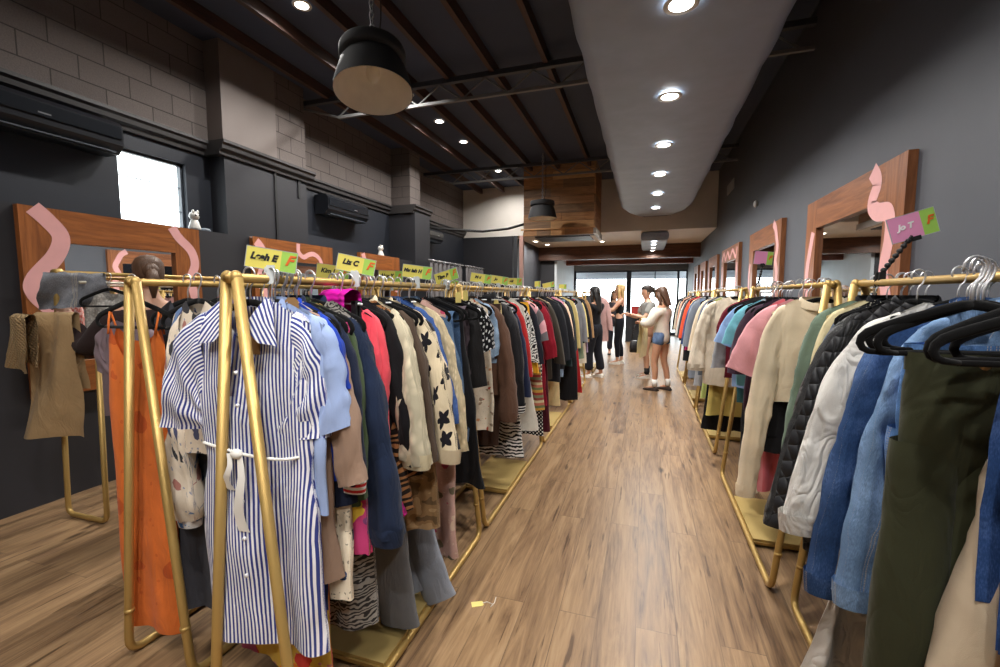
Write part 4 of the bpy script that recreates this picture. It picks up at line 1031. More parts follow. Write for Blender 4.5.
# --- rack F (inner left row, orange dress at its end) and G, H behind
ORANGE = floral((222,116,50), ((196,88,36),(202,94,40)), 5.5, .25, .6)
G('F', 1.285, 'strap', 'slip_dress', 'orange strappy slip dress with leaf embroidery', ORANGE, L=1.52, drop=.2, sw=.15, cw=.17, hw=.15, amp=.011, yaw=4, off=-.135, trim=cloth((226,118,52)))
G('F', 1.37, 'dress', 'pinafore_dress', 'long charcoal cotton dress', cloth((62,64,72)), L=1.44, hw=.27, sw=.19, yaw=2, off=.06, dip=.1)
G('F', 1.5, 'dress', 'linen_dress', 'dark slate dress behind the charcoal one', cloth((54,56,66)), L=1.34, hw=.27, off=.07)
FLW = floral((226,212,192), ((74,78,110),(60,60,64),(176,120,110),(96,120,160)), 12., .36)
G('F', 1.3, 'top', 'blouse', 'cream floral blouse with puffed sleeves', FLW, L=.7, sl=.84, sw=.13, cw=.14, hw=.15, neck=.05, outs=(.05,.02), r1=.055, puff=.035, off=.21, cuff=floral((226,224,222), ((70,120,190),(90,150,200)), 22., .4), t=.045, out=.03)
G('F', 1.55, 'dress', 'tunic', 'taupe tunic on the inner rack', cloth((168,152,136)), L=1.0, sl=.5, off=.06)
G('F', 1.62, 'coat', 'coat', 'black coat with red lining', BLK, L=.9, off=.0, collar='lapel', cmat=cloth((170,30,34)))
G('F', 1.70, 'tee', 'tee', 'turquoise tee on the inner rack', cloth((28,150,190)), L=.5)
row('F', [('coat','jacket','soft black jacket on inner rack',c_((30,30,33))), ('shirt','shirt','beige folded collar shirt',c_((206,184,150)),dict(collar='shirt')), ('top','top','black jersey top',c_((24,24,27))), ('coat','coat','grey herringbone coat',c_((96,96,98))),
  ('shirt','shirt','white and blue printed shirt',floral((224,224,226),((70,110,180),(120,150,200)),18.,.4)), ('coat','jacket','dark green jacket',c_((46,62,48))), ('top','top','peach ribbed top',c_((226,180,150))), ('coat','blazer','black blazer on inner rack',c_((26,26,30))), ('top','top','pale mint top',c_((190,216,206)))], 1.8, 2.68)
row('G', [('top','top','white ribbed jumper',c_((222,220,214))), ('coat','coat','ink blue coat',c_((36,42,66))), ('shirt','shirt','coral checked shirt',checks((226,120,110),(236,200,190),30.)), ('coat','jacket','brown leather jacket',c_((88,60,44),.5)),
  ('top','top','black sequin top',c_((30,30,36),.4)), ('shirt','shirt','pale grey shirt',c_((186,188,192))), ('coat','coat','camel coat',c_((184,142,96)))], 2.95, 4.3)
row('H', [('top','top','dusty pink jumper',c_((208,160,160))), ('coat','coat','forest green coat',c_((44,66,50))), ('shirt','shirt','ecru shirt',c_((218,208,188))), ('coat','coat','graphite coat',c_((60,62,66))), ('top','top','sky blue jumper',c_((150,180,210)))], 4.6, 6.0)
# --- rack R (front right), far end first in view
G('R', 2.36, 'coat', 'jacket', 'sage green jacket with black collar', cloth((110,128,112)), L=.8, sl=.62, collar='stand', cmat=BLK, yaw=6, t=.04, off=.03)
G('R', 2.28, 'coat', 'jacket', 'pale yellow jacket with black snaps', cloth((214,200,158), wr=.8), L=.86, sl=.82, r0=.095, r1=.07, t=.045, out=.03, yaw=8, collar='stand', cmat=BLK, off=.04)
G('R', 2.19, 'coat', 'jacket', 'slate blue grey jacket', denim((94,106,124)), L=.76, sl=.5, r0=.09, r1=.07, yaw=8, outs=(.1,.05), off=.05)
G('R', 2.13, 'dress', 'embellished_dress', 'black dress with silver stud trim', dots((22,22,25), (176,172,160), 60., .2), L=.96, sl=.72, r0=.085, r1=.06, hw=.24, off=.02)
G('R', 2.09, 'skirt', 'skirt', 'white skirt with a red poppy print', cloth((228,226,222)), L=1.06, w0=.12, hw=.22, hang='velvet', zt=-.18, off=.03, skew=-.17, poppy=1)
G('R', 2.03, 'coat', 'jacket', 'teal grey jacket', cloth((96,118,116)), L=.75, sl=.54, r0=.09, r1=.065, yaw=8, outs=(.1,.05), cuff=True, off=.05)
G('R', 1.96, 'coat', 'cardigan', 'dark navy purple cardigan', cloth((44,42,74)), L=.66, sl=.44, yaw=8, outs=(.05,.05), off=.13)
G('R', 1.87, 'coat', 'quilted_jacket', 'black quilted jacket', quilted((28,29,33), .052), L=1.0, sl=.74, r0=.12, r1=.1, t=.06, th=.07, sw=.225, cw=.27, hw=.29, yaw=8, collar='stand', outs=(.21,.05), off=-.05)
G('R', 1.77, 'coat', 'coat', 'sand coloured linen coat', cloth((206,186,150)), L=.7, sl=.4, yaw=8, outs=(.05,.05), off=.12)
G('R', 1.70, 'shirt', 'shirt', 'white crinkled linen shirt', cloth((222,220,214), wr=1.1, bump=.45), L=.86, sl=.66, r0=.1, r1=.08, t=.05, outs=(.25,.04), yaw=9, off=-.03, cuff=True)
G('R', 1.64, 'dress', 'dress', 'pale grey cotton dress', cloth((186,186,186)), L=1.1, hw=.22, off=.08)
G('R', 1.57, 'coat', 'denim_jacket', 'dark blue denim jacket', denim((46,74,118)), L=.82, sl=.78, r0=.1, r1=.07, t=.05, collar='shirt', cuff=True, yaw=9, outs=(.2,.04), off=-.05, buttons=5, bmat=plain((160,110,70), .3, .8))
G('R', 1.46, 'coat', 'denim_jacket', 'light blue denim jacket', denim((112,142,180)), L=.8, sl=.74, r0=.1, r1=.062, t=.045, collar='shirt', cuff=True, yaw=9, outs=(.15,.04), off=-.03, buttons=5, bmat=plain((150,150,150), .3, .8))
G('R', 1.63, 'skirt', 'maxi_skirt', 'long white crinkled skirt', cloth((218,212,204), wr=1.2, bump=.5), L=1.5, w0=.15, hw=.3, hang='velvet', zt=-.2, off=-.0, amp=.03, skew=-.17)
G('R', 1.38, 'trousers', 'jeans', 'sky blue jeans', denim((92,132,190)), L=1.0, w=.16, leg=.1, hang='velvet', zt=-.19, off=-.15, yaw=10)
G('R', 1.27, 'trousers', 'trousers', 'dark olive green trousers', cloth((58,61,42), .6, wr=.8), L=1.5, w=.115, leg=.072, hemw=.07, hang='velvet', zt=-.2, off=-.23, lean=-.06, yaw=4, th=.045)
G('R', 1.2, 'trousers', 'trousers', 'crumpled stone beige trousers with rolled cuffs', cloth((204,186,160), wr=.5, bump=.2), L=1.24, wr=.02, w=.1, leg=.062, hemw=.06, hang='velvet', zt=-.22, off=-.1, lean=-.17, turnup=1, yaw=8, th=.06)
G('R', 1.12, 'drape', 'jeans', 'deep blue jeans folded over a black hanger', denim((46,76,128)), L=.6, w=.08, zt=-.17, off=-.165, wr=.006, yaw=4, edge=denim((40,62,106)))
G('R', 1.05, 'trousers', 'chinos', 'mustard tan chinos', cloth((176,140,90)), L=1.3, w=.13, leg=.08, hang='velvet', zt=-.45, off=-.1, th=.04, yaw=8)
G('R', .98, 'coat', 'coat', 'black coat at the right picture edge', BLK, L=1.2, sl=0, off=-.02, hw=.26)
# --- rack S
KN = cloth((230,213,184))
G('S', 2.62, 'shirt', 'knit_pullover', 'cream knit top facing the camera', KN, L=.62, sw=.215, cw=.215, hw=.2, sl=.96, r0=.085, r1=.05, out=.05, t=.035, neck=.1, dip=.05, collar='crew', cuff=True, yaw=2, off=-.01)
G('S', 2.68, 'coat', 'blazer', 'black blazer behind the cream knit top', BLK, L=.9, sl=.66, off=.03, yaw=5, outs=(.1,.05))
G('S', 2.75, 'tee', 't_shirt', 'dusty pink short-sleeved tee', cloth((224,160,166)), L=.64, sl=.32, r1=.085, outs=(.19,.05), yaw=8, off=-.03)
G('S', 2.82, 'dress', 'pyjama_top', 'pink robe with red lettered hem', stripes((236,150,160), (228,120,132), .3, .5), L=1.18, hw=.22, sl=0, off=-.05, hemx=1)
G('S', 2.9, 'skirt', 'trousers', 'rose pink wide trousers on clips', cloth((226,168,172)), L=.7, w0=.2, hang='clip', off=.03, zt=-.13)
G('S', 2.97, 'coat', 'coat', 'dark plum coat', cloth((54,36,48)), L=.98, sl=.6, off=.02, yaw=6, outs=(.08,.05))
G('S', 3.07, 'top', 'top', 'dark aubergine top', cloth((62,44,58)), L=.5, sl=.4, off=-.02, yaw=6)
G('S', 3.15, 'skirt', 'skirt', 'vivid fuchsia skirt', cloth((206,40,130)), L=.45, hang='clip')
G('S', 3.25, 'tee', 'tee', 'aqua blue gathered tee', cloth((120,190,206)), L=.66, sl=.22, off=-.04, r0=.09, r1=.09, out=.12)
G('S', 3.35, 'tee', 'tee', 'pale periwinkle tee', cloth((150,178,222)), L=.7, sl=.24, off=-.04, out=.14)
G('S', 3.45, 'drape', 'scarf', 'teal blue draped scarf', cloth((90,170,190)), L=.66, w=.12, off=-.08)
G('S', 3.55, 'dress', 'dress', 'black maxi dress', BLK, L=1.3, hw=.24, off=.08)
G('S', 3.66, 'dress', 'dress', 'long black ribbed dress', cloth((26,26,28)), L=1.38, hw=.22, off=.08)
G('S', 3.8, 'tee', 'tee', 'burgundy tee', cloth((110,30,44)), L=.7, off=-.03)
G('S', 3.95, 'top', 'top', 'grey marl top', cloth((150,152,156)), L=.66, sl=.5)
# --- racks T, U, V
G('T', 4.7, 'hoodie', 'sweater', 'chunky cream sweater', cloth((218,206,186), wr=.9), L=.94, sl=.62, r0=.11, r1=.09, t=.06, out=.07, sw=.24, hw=.27, cuff=ribbed((214,202,182)), collar='crew', off=-.04)
G('T', 4.78, 'skirt', 'skirt', 'lemon yellow long skirt', cloth((208,190,110)), L=1.25, hang='clip', hw=.26)
G('T', 4.84, 'dress', 'dress', 'black long dress under cream sweater', BLK, L=1.42, hw=.3)
row('T', [('tee','tee','white tee with red patch',c_((226,222,216)),dict(sl=.3,out=.12,patch=1)), ('shirt','blouse','pale peach blouse',c_((234,210,186))), ('dress','dress','lime green print dress',c_((176,190,110)),dict(L=1.2)), ('shirt','shirt','ivory silk shirt',c_((228,216,196)),dict(L=.9)),
  ('coat','coat','blue grey coat',c_((96,106,122)),dict(L=1.)), ('shirt','shirt','beige linen overshirt',c_((216,198,170)),dict(L=.9)), ('dress','dress','ash grey dress',c_((150,152,156)),dict(L=1.2)), ('trousers','jeans','washed blue jeans',denim((110,134,168)),dict(hang='clip'))], 4.95, 6.2)
row('U', [('coat','coat','steel grey long coat',c_((130,138,150)),dict(L=1.2)), ('dress','denim_dress','mid blue denim dress',denim((74,100,146)),dict(L=1.2)), ('coat','denim_coat','dark blue denim coat',denim((52,74,116)),dict(L=1.15)), ('shirt','shirt','pale yellow shirt',c_((232,214,150)),dict(L=.9)),
  ('dress','dress','magenta dress',c_((200,50,120)),dict(L=.9)), ('shirt','shirt','orange red shirt',c_((222,90,60))), ('coat','coat','black trench coat',c_((34,34,38)),dict(L=1.1)), ('coat','jacket','dark grey bomber',c_((80,82,86))), ('top','top','white knit pullover',c_((226,224,220)))], 6.55, 7.95)
row('V', [('coat','coat','dark brown long coat',c_((70,52,44))), ('top','top','peach knit pullover',c_((226,176,150))), ('coat','coat','petrol blue coat',c_((48,72,92))), ('shirt','shirt','cream cotton overshirt',c_((222,212,190))), ('coat','coat','soot black coat',c_((30,30,34)))], 8.4, 9.8)

RKNAME = {'A': 'nearest left rack', 'B': 'second left rack', 'C': 'third left rack', 'D': 'fourth left rack', 'E': 'farthest left rack', 'F': 'inner left rack', 'G': 'second inner left rack', 'H': 'third inner left rack',
          'R': 'nearest right rack', 'S': 'second right rack', 'T': 'third right rack', 'U': 'fourth right rack', 'V': 'farthest right rack'}
CATS = ('pullover','shirt_dress','dress','jacket','coat','shirt','skirt','trousers','jeans','blouse','top','blazer','cardigan','tee','sweater','sweatshirt','tunic','camisole','chinos','raincoat')
def category(noun):
    for c in CATS:
        if noun.endswith(c) or c in noun: return c.replace('_', ' ')
    return noun.replace('_', ' ')
def build_garments():
    byr = {}
    for g in GAR: byr.setdefault(g['rk'], []).append(g)
    for g in GAR:
        if g['rk'] == 'A': g['y'] = float(np.interp(g['y'], [1.075,1.17,1.26,1.315,1.4,1.5,1.62,1.67,1.78,1.875,1.98,2.075,2.16,2.255,2.36,2.495], [1.075,1.125,1.175,1.205,1.25,1.34,1.48,1.54,1.63,1.69,1.77,1.86,1.93,2.05,2.2,2.48]))
    for rk, L in byr.items():
        L.sort(key=lambda g: g['y'])
        x = RK[rk][0]
        for i, g in enumerate(L):
            a = g['a']; rnd = random.Random(hash(g['desc'].encode().hex()) if 0 else sum(ord(c)*(k+3) for k, c in enumerate(g['desc'])))
            far = a.get('far', False) and RK[rk][1] > 4
            lb = g['desc']
            extra = ' hanging on the '+RKNAME[rk]
            if len((lb+extra).split()) <= 16: lb += extra
            yaw = math.radians(a.get('yaw', rnd.uniform(-7, 7)))
            px = x+a.get('off', rnd.uniform(-.015, .015))
            noun = g['noun']
            root = empty(noun, (px, g['y'], RZ+.0175), yaw, lb, category(noun), 'clothes on the '+RKNAME[rk])
            a['aisle'] = 1 if rk in 'ABCDEFGH' else -1
            make(g['kind'], noun, g['mat'], rnd, root, a, far)
            if a.get('belt'): belt(root)
            if a.get('poppy'): poppy(root)
            hk = a.get('hang', 'velvet')
            if not (g['kind'] == 'drape' and hk == 'clip' and a.get('zt', -1) == 0):
                hanger(hk, px, g['y'], RZ, yaw, ('black hanger with wire hook' if hk == 'velvet' else 'wire clip hanger')+' holding the '+g['desc'], 'hangers on the '+RKNAME[rk])
            else: hanger(hk, px, g['y'], RZ+.12, yaw, 'wire clip hanger holding the '+g['desc'], 'hangers on the '+RKNAME[rk])
def belt(root):
    W = plain((232,230,224), .8)
    m = MB(); m.tube([(.19*math.cos(q), -.01+.056*math.sin(q), -.55+.012*math.sin(2*q)) for q in np.linspace(-PI*.93, -.08, 18)], .005, 8); m.build('belt_cord', W, root, True)
    for dx, L, w in ((-.0, .25, .042), (-.04, .12, .03)):
        m = MB(); R = [[(dx+.012*math.sin(6*t)+s*w/2*(.5+.5*t), -.072-.01*math.sin(4*t), -.55-L*t) for s in (-1, 0, 1)] for t in np.linspace(0, 1, 8)]; m.rings(R, False); m.build('belt_tail', W, root, True)
    m = MB(); m.ellipsoid((-.01, -.072, -.55), (.022, .012, .016)); m.build('belt_knot', W, root, True)
    price_tag(root, .02, -.02, -.16, 'kraft', .05, .09)
    for z in (-.3, -.4, -.7, -.82, -.94):
        b = MB(); b.tube([(0, -.066, z), (0, -.072, z)], .006, 8, up=(0,0,1)); b.build('button', plain((230,230,234), .3), root, True)
def poppy(root):
    R_ = plain((214,44,34), .7); K = plain((24,22,22), .7)
    m = MB()
    for k in range(5):
        a = 2*PI*k/5; m.ellipsoid((-.29+.024*math.cos(a), -.058, -.96+.02*math.sin(a)), (.026,.004,.022), 10, 6)
    m.build('poppy_print', R_, root, True)
    m = MB(); m.ellipsoid((-.29, -.064, -.96), (.011,.003,.011), 8, 6); m.tube([(-.295,-.06,-.98),(-.305,-.06,-1.03)], .003, 5); m.build('poppy_centre', K, root, True)
build_garments()

# extra empty hangers swinging out toward the aisle on the right racks
for k, (y, z, rz, off) in enumerate(((1.2, RZ, .35, -.15), (1.3, RZ, .25, -.18), (1.36, RZ, .15, -.16))):
    hanger('velvet', XRR+.03+off, y, z, rz, ORD[k]+' of three bare black hangers sticking out over the olive trousers', 'bare hangers above the olive trousers', .0)
for k, (y, rz) in enumerate(((3.2, .6), (3.28, .2), (3.33, -.3))):
    hanger('velvet', XRR-.1, y, RZ, rz, ORD[k]+' of three bare black hangers poking out beside the aqua tee', 'bare hangers beside the aqua tee')

# ------------------------------------------------------------------ clothes on the back-left rack
def free(kind, noun, label, mat, loc, rz, **a):
    rnd = random.Random(sum(ord(c) for c in label)); r = empty(noun, loc, rz, label, category(noun), 'clothes on the rack by the left wall'); a['aisle'] = 1
    make(kind, noun, mat, rnd, r, a, False); return r
free('drape', 'quilted_shorts', 'quilted beige shorts hanging off the end of the far left rack', quilted((190,160,116), .03, .8), (-3.74, 1.74, 1.5), -.2, L=.34, w=.15, zt=-.09, flare=.45, skew=-.08)
free('drape', 'trench_coat', 'beige trench coat slung over the end of the far left rack', cloth((170,142,104), wr=.9), (-3.64, 1.86, 1.5), .3, L=.82, L2=.5, w=.13, zt=-.08, flare=.55, amp=.035, skew=-.1)
free('drape', 'denim_jacket', 'grey washed denim jacket heaped over the far left rack end', denim((112,114,120)), (-3.66, 1.98, 1.7), .9, L=.22, w=.15, zt=-.02, amp=.05, flare=.3, wr=.03)
free('vest', 'lace_blouse', 'white and grey lace top on a black hanger, far left rack', textured((206,202,196), 60.), (-3.42, 2.06, 1.66), .25, L=.45, sw=.2, cw=.22, hw=.22)
hanger('velvet', -3.36, 2.0, 1.66, .25, 'black hanger holding the white and grey lace top', 'hangers on the rack by the left wall')
free('tee', 'tee', 'mauve tee hanging behind the orange dress', cloth((120,104,110)), (-2.68, 1.66, 1.5), .2, L=.62, sl=.22, sw=.15, cw=.16, hw=.17, neck=.06)
free('trousers', 'trousers', 'black trousers hanging below the mauve tee', BLK, (-2.62, 1.7, 1.45), .2, L=1.41, w=.13, leg=.08)

# ------------------------------------------------------------------ name card signs
def text(body, size, mat, parent, loc, rot, name, shear=.25, extr=.0006):
    cu = bpy.data.curves.new(name, 'FONT'); cu.body = body; cu.size = size; cu.shear = shear; cu.extrude = extr; cu.align_x = 'CENTER'; cu.align_y = 'CENTER'; cu.offset = .0016
    cu.materials.append(mat)
    o = bpy.data.objects.new(name, cu); COL.objects.link(o)
    dg = bpy.context.evaluated_depsgraph_get(); dg.update()
    me = bpy.data.meshes.new_from_object(o.evaluated_get(dg)); bpy.data.objects.remove(o); bpy.data.curves.remove(cu)
    o = bpy.data.objects.new(name, me); COL.objects.link(o); o.parent = parent; o.location = loc; o.rotation_euler = rot
    return o
YEL = plain((226,214,104), .4, 0, .03); GRN = plain((160,206,92), .4, 0, .03); PNK = plain((226,150,190), .4, 0, .03); INK = plain((24,26,34), .5); ORG = plain((222,104,40), .5); CLEAR = plain((206,212,214), .15); WINK = plain((240,240,240), .5)
def sign(x, y, rz, tilt, words, label, w=.15, h=.064, left=YEL, clipm=None, stem=.0, ink=INK, sx=.0):
    r = empty('name_card_sign', (x, y, RZ+.0145), rz, label, 'sign', 'name card signs on the racks')
    cm = clipm or CLEAR
    m = MB(); m.box((-.012,-.016,-.03), (.012,-.01,.03)); m.box((-.012,.010,-.03), (.012,.016,.03)); m.tube([(0,0,.01),(sx*.5,0,.02+stem*.5),(sx,0,.025+stem)], .006, 8); m.build('clip', cm, r)
    if stem > .08:
        m = MB()
        for k in range(7): m.ellipsoid((sx*(.1+.13*k), 0, .022+stem*(.1+.13*k)), (.011,.011,.011), 10, 8)
        m.build('ball_arm', cm, r, True)
    c = empty('card_holder', (sx, 0, .016+stem+h/2)); c.parent = r; c.rotation_euler = (0, tilt, 0)
    m = MB(); m.box((-.016,-.006,-h/2-.012), (.016,.006,-h/2+.006)); m.build('grip', cm, c)
    MB().box((-w/2, -.0015, -h/2), (w*.19, .0015, h/2)).build('name_card', left, c)
    MB().box((w*.19, -.0015, -h/2), (w/2, .0015, h/2)).build('logo_card', GRN, c)
    m = MB()
    for lo, hi in (((-w/2-.002,-.002,-h/2-.002),(w/2+.002,.002,-h/2)), ((-w/2-.002,-.002,h/2),(w/2+.002,.002,h/2+.002)), ((-w/2-.002,-.002,-h/2),(-w/2,.002,h/2)), ((w/2,-.002,-h/2),(w/2+.002,.002,h/2))): m.box(lo, hi)
    m.build('card_frame', plain((170,176,178), .3), c)
    if words: text(words, .031*w/.16 if len(words) < 7 else .026*w/.16, ink, c, (-w*.16, -.0022, .004), (PI/2,0,0), 'lettering')
    t = text('F', .045, ORG, c, (w*.345, -.0022, .004), (PI/2,0,0), 'logo_letter', .35)
    return r
sign(XA+.01, 1.14, .5, .16, 'Leah E', 'yellow and green name card reading Leah E, leftmost on the left racks')
sign(XA+.01, 1.58, .5, .2, 'Liz C', 'yellow and green name card reading Liz C, above the magenta top', stem=.012)
sign(XA+.01, 2.1, .4, .12, 'Mariah H', 'yellow and green name card reading Mariah H, right of Liz C', stem=.008)
sign(XA+.01, 2.46, .0, -.28, 'Tina P', 'tilted yellow name card reading Tina P on the nearest left rack end', stem=.0)
sign(XB+.01, 2.35, .35, .14, 'Kim J', 'partly covered yellow name card reading Kim J on inner rack', w=.2, h=.085, stem=.02)
sign(XB+.01, 3.02, .1, .05, 'Alex Y', 'yellow name card reading Alex Y left of the Mariah H card', w=.2, h=.085, stem=.02)
sign(XA, 3.08, .4, .15, 'Mel', 'yellow green card turned sideways at the second left rack start', stem=.01)
sign(XA, 3.5, .3, .15, 'Jo', 'small yellow green card tilted over the second left rack', stem=.01)
sign(XA, 3.95, .05, .02, 'Ali', 'squarish yellow card near the pale pole, second left rack', stem=.01)
sign(XB, 4.1, .3, .2, 'Jen', 'yellow card on the inner rack just right of Tina P', w=.2, h=.08)
sign(XA, 4.9, -.9, 0, '', 'first of the small edge-on cards over the third left rack', stem=.01)
sign(XA, 5.5, .0, -.2, '', 'tilted yellow card over the third left rack far half', stem=.01)
sign(XA, 6.5, -.6, 0, '', 'small card on the fourth left rack before the pale wall', stem=.01)
sign(XRR+.055, 2.25, .1, -.3, 'Jo T', 'pink and green name card on black clip, nearest right rack', w=.165, h=.1, left=PNK, clipm=BLACK, stem=.15, ink=WINK, sx=.1)
sign(XRR-.02, 4.0, .1, .1, '', 'small pink and green card on black clip, second right rack', w=.13, h=.1, left=PNK, clipm=BLACK, stem=.16, sx=.03)

# price tag dropped on the floor
def floor_tag():
    r = empty('price_tag', (-.76, 1.97, 0), .5, 'pale yellow price tag with white string lying on the wooden floor', 'tag')
    m = MB(); m.prism([(-.03,-.018),(.022,-.018),(.03,-.01),(.03,.01),(.022,.018),(-.03,.018)], .0015, 'z'); m.build('card', TAGC['yellow'], r)
    m = MB(); m.tube([(.026,0,.003),(.05,.004,.003),(.075,-.02,.003),(.06,-.035,.003),(.085,-.01,.003),(.1,.03,.003)], .0016, 6, up=(0,0,1)); m.build('string', plain((232,230,226), .8), r, True)
floor_tag()

# ------------------------------------------------------------------ people
def skin_obj(name, verts, edges, radii, mat, parent, root=0, levels=1, extra=None):
    me = bpy.data.meshes.new(name); me.from_pydata([tuple(v) for v in verts], edges, []); me.update()
    o = bpy.data.objects.new(name, me); COL.objects.link(o)
    o.modifiers.new('Skin', 'SKIN')
    sv = me.skin_vertices[0].data
    for i, r in enumerate(radii):
        sv[i].radius = r if isinstance(r, tuple) else (r, r); sv[i].use_root = (i == root)
    o.modifiers['Skin'].use_smooth_shade = True
    s = o.modifiers.new('Sub', 'SUBSURF'); s.levels = s.render_levels = levels
    dg = bpy.context.evaluated_depsgraph_get(); dg.update()
    m2 = bpy.data.meshes.new_from_object(o.evaluated_get(dg))
    o.modifiers.clear(); o.data = m2; bpy.data.meshes.remove(me)
    if extra is not None:                                   # join head / hands into the same mesh
        bm = bmesh.new(); bm.from_mesh(m2); t = bpy.data.meshes.new('tmp'); t.from_pydata(extra.v, [], extra.f); bm.from_mesh(t)
        bmesh.ops.recalc_face_normals(bm, faces=bm.faces); bm.to_mesh(m2); bm.free(); bpy.data.meshes.remove(t)
    m2.polygons.foreach_set('use_smooth', [True]*len(m2.polygons)); m2.materials.clear(); m2.materials.append(mat)
    m2.name = name; o.parent = parent; return o
def skinmat(c):
    t = NT('skin'); t.b.inputs['Subsurface Weight'].default_value = .08
    nz = t.n('ShaderNodeTexNoise', {'Vector': t.coord(), 'Scale': 12., 'Detail': 3}); c0 = srgb(c)
    return t.out(t.mix(nz.outputs[0], tuple(x*.88 for x in c0[:3])+(1,), tuple(min(1,x*1.08) for x in c0[:3])+(1,)), .5)
def head_mb(m, c, yaw, pitch):
    M = Matrix.Translation(c) @ Matrix.Rotation(yaw, 4, 'Z') @ Matrix.Rotation(pitch, 4, 'X')
    t = MB(); R = []
    for z, rx, ry, oy in ((-.118,.012,.016,-.05),(-.108,.03,.03,-.048),(-.085,.05,.058,-.028),(-.05,.063,.078,-.012),(-.01,.07,.09,.0),(.03,.074,.096,.004),(.065,.07,.092,.008),(.095,.055,.072,.01),(.113,.03,.04,.01),(.12,.005,.006,.01)):
        R.append([(rx*math.cos(q), oy+ry*math.sin(q)*(1.0 if math.sin(q) > 0 else .92), z) for q in np.linspace(0, 2*PI, 19)[:-1]])
    t.rings(R, True, True, True)
    t.ellipsoid((0, -.09, -.02), (.012,.02,.018), 10, 8); t.ellipsoid((0, -.084, .0), (.008,.012,.026), 8, 6)      # nose and bridge
    t.ellipsoid((0, -.082, -.058), (.022,.01,.006), 10, 6); t.ellipsoid((0, -.08, -.069), (.019,.01,.006), 10, 6)   # lips
    for s in (-1, 1):
        t.ellipsoid((s*.073, .012, -.012), (.008,.016,.028), 8, 8)                                              # ears
        t.ellipsoid((s*.03, -.078, .022), (.02,.01,.005), 8, 6)                                               # brows
    m.add([tuple(M @ Vector(v)) for v in t.v], t.f); return M
def hand_mb(m, wrist, d, up, curl=.5, s=1):
    """palm, four bent fingers of different lengths and a thumb from the side of the palm"""
    d = Vector(d).normalized(); u = Vector(up); u = (u-d*u.dot(d)).normalized(); side = d.cross(u)*s
    w = Vector(wrist)
    def P(a, b, c): return w+d*a+side*b+u*c
    R = []
    for a, b, c in ((-.01,.024,.02),(.02,.034,.016),(.055,.042,.014),(.085,.04,.012),(.095,.034,.008)):
        R.append([P(a, b*math.cos(q), c*math.sin(q)) for q in np.linspace(0, 2*PI, 13)[:-1]])
    m.rings(R, True, True, True)
    for k, (b, L) in enumerate(((.031,.07),(.011,.08),(-.011,.075),(-.03,.058))):
        p = [(.085, b, 0)]; ang = 0.
        for seg in (.42,.32,.26):
            ang += curl*(.55+.2*k*.3); q = p[-1]; p.append((q[0]+L*seg*math.cos(ang), b*(1+.12*len(p)*.3), q[2]-L*seg*math.sin(ang)))
        m.tube([P(*q) for q in p], [.0095,.009,.008,.006], 8, up=u)
    m.tube([P(.015,.03,-.002), P(.04,.052,-.012), P(.065,.06,-.022), P(.085,.056,-.034)], [.013,.0115,.0105,.008], 8, up=u)
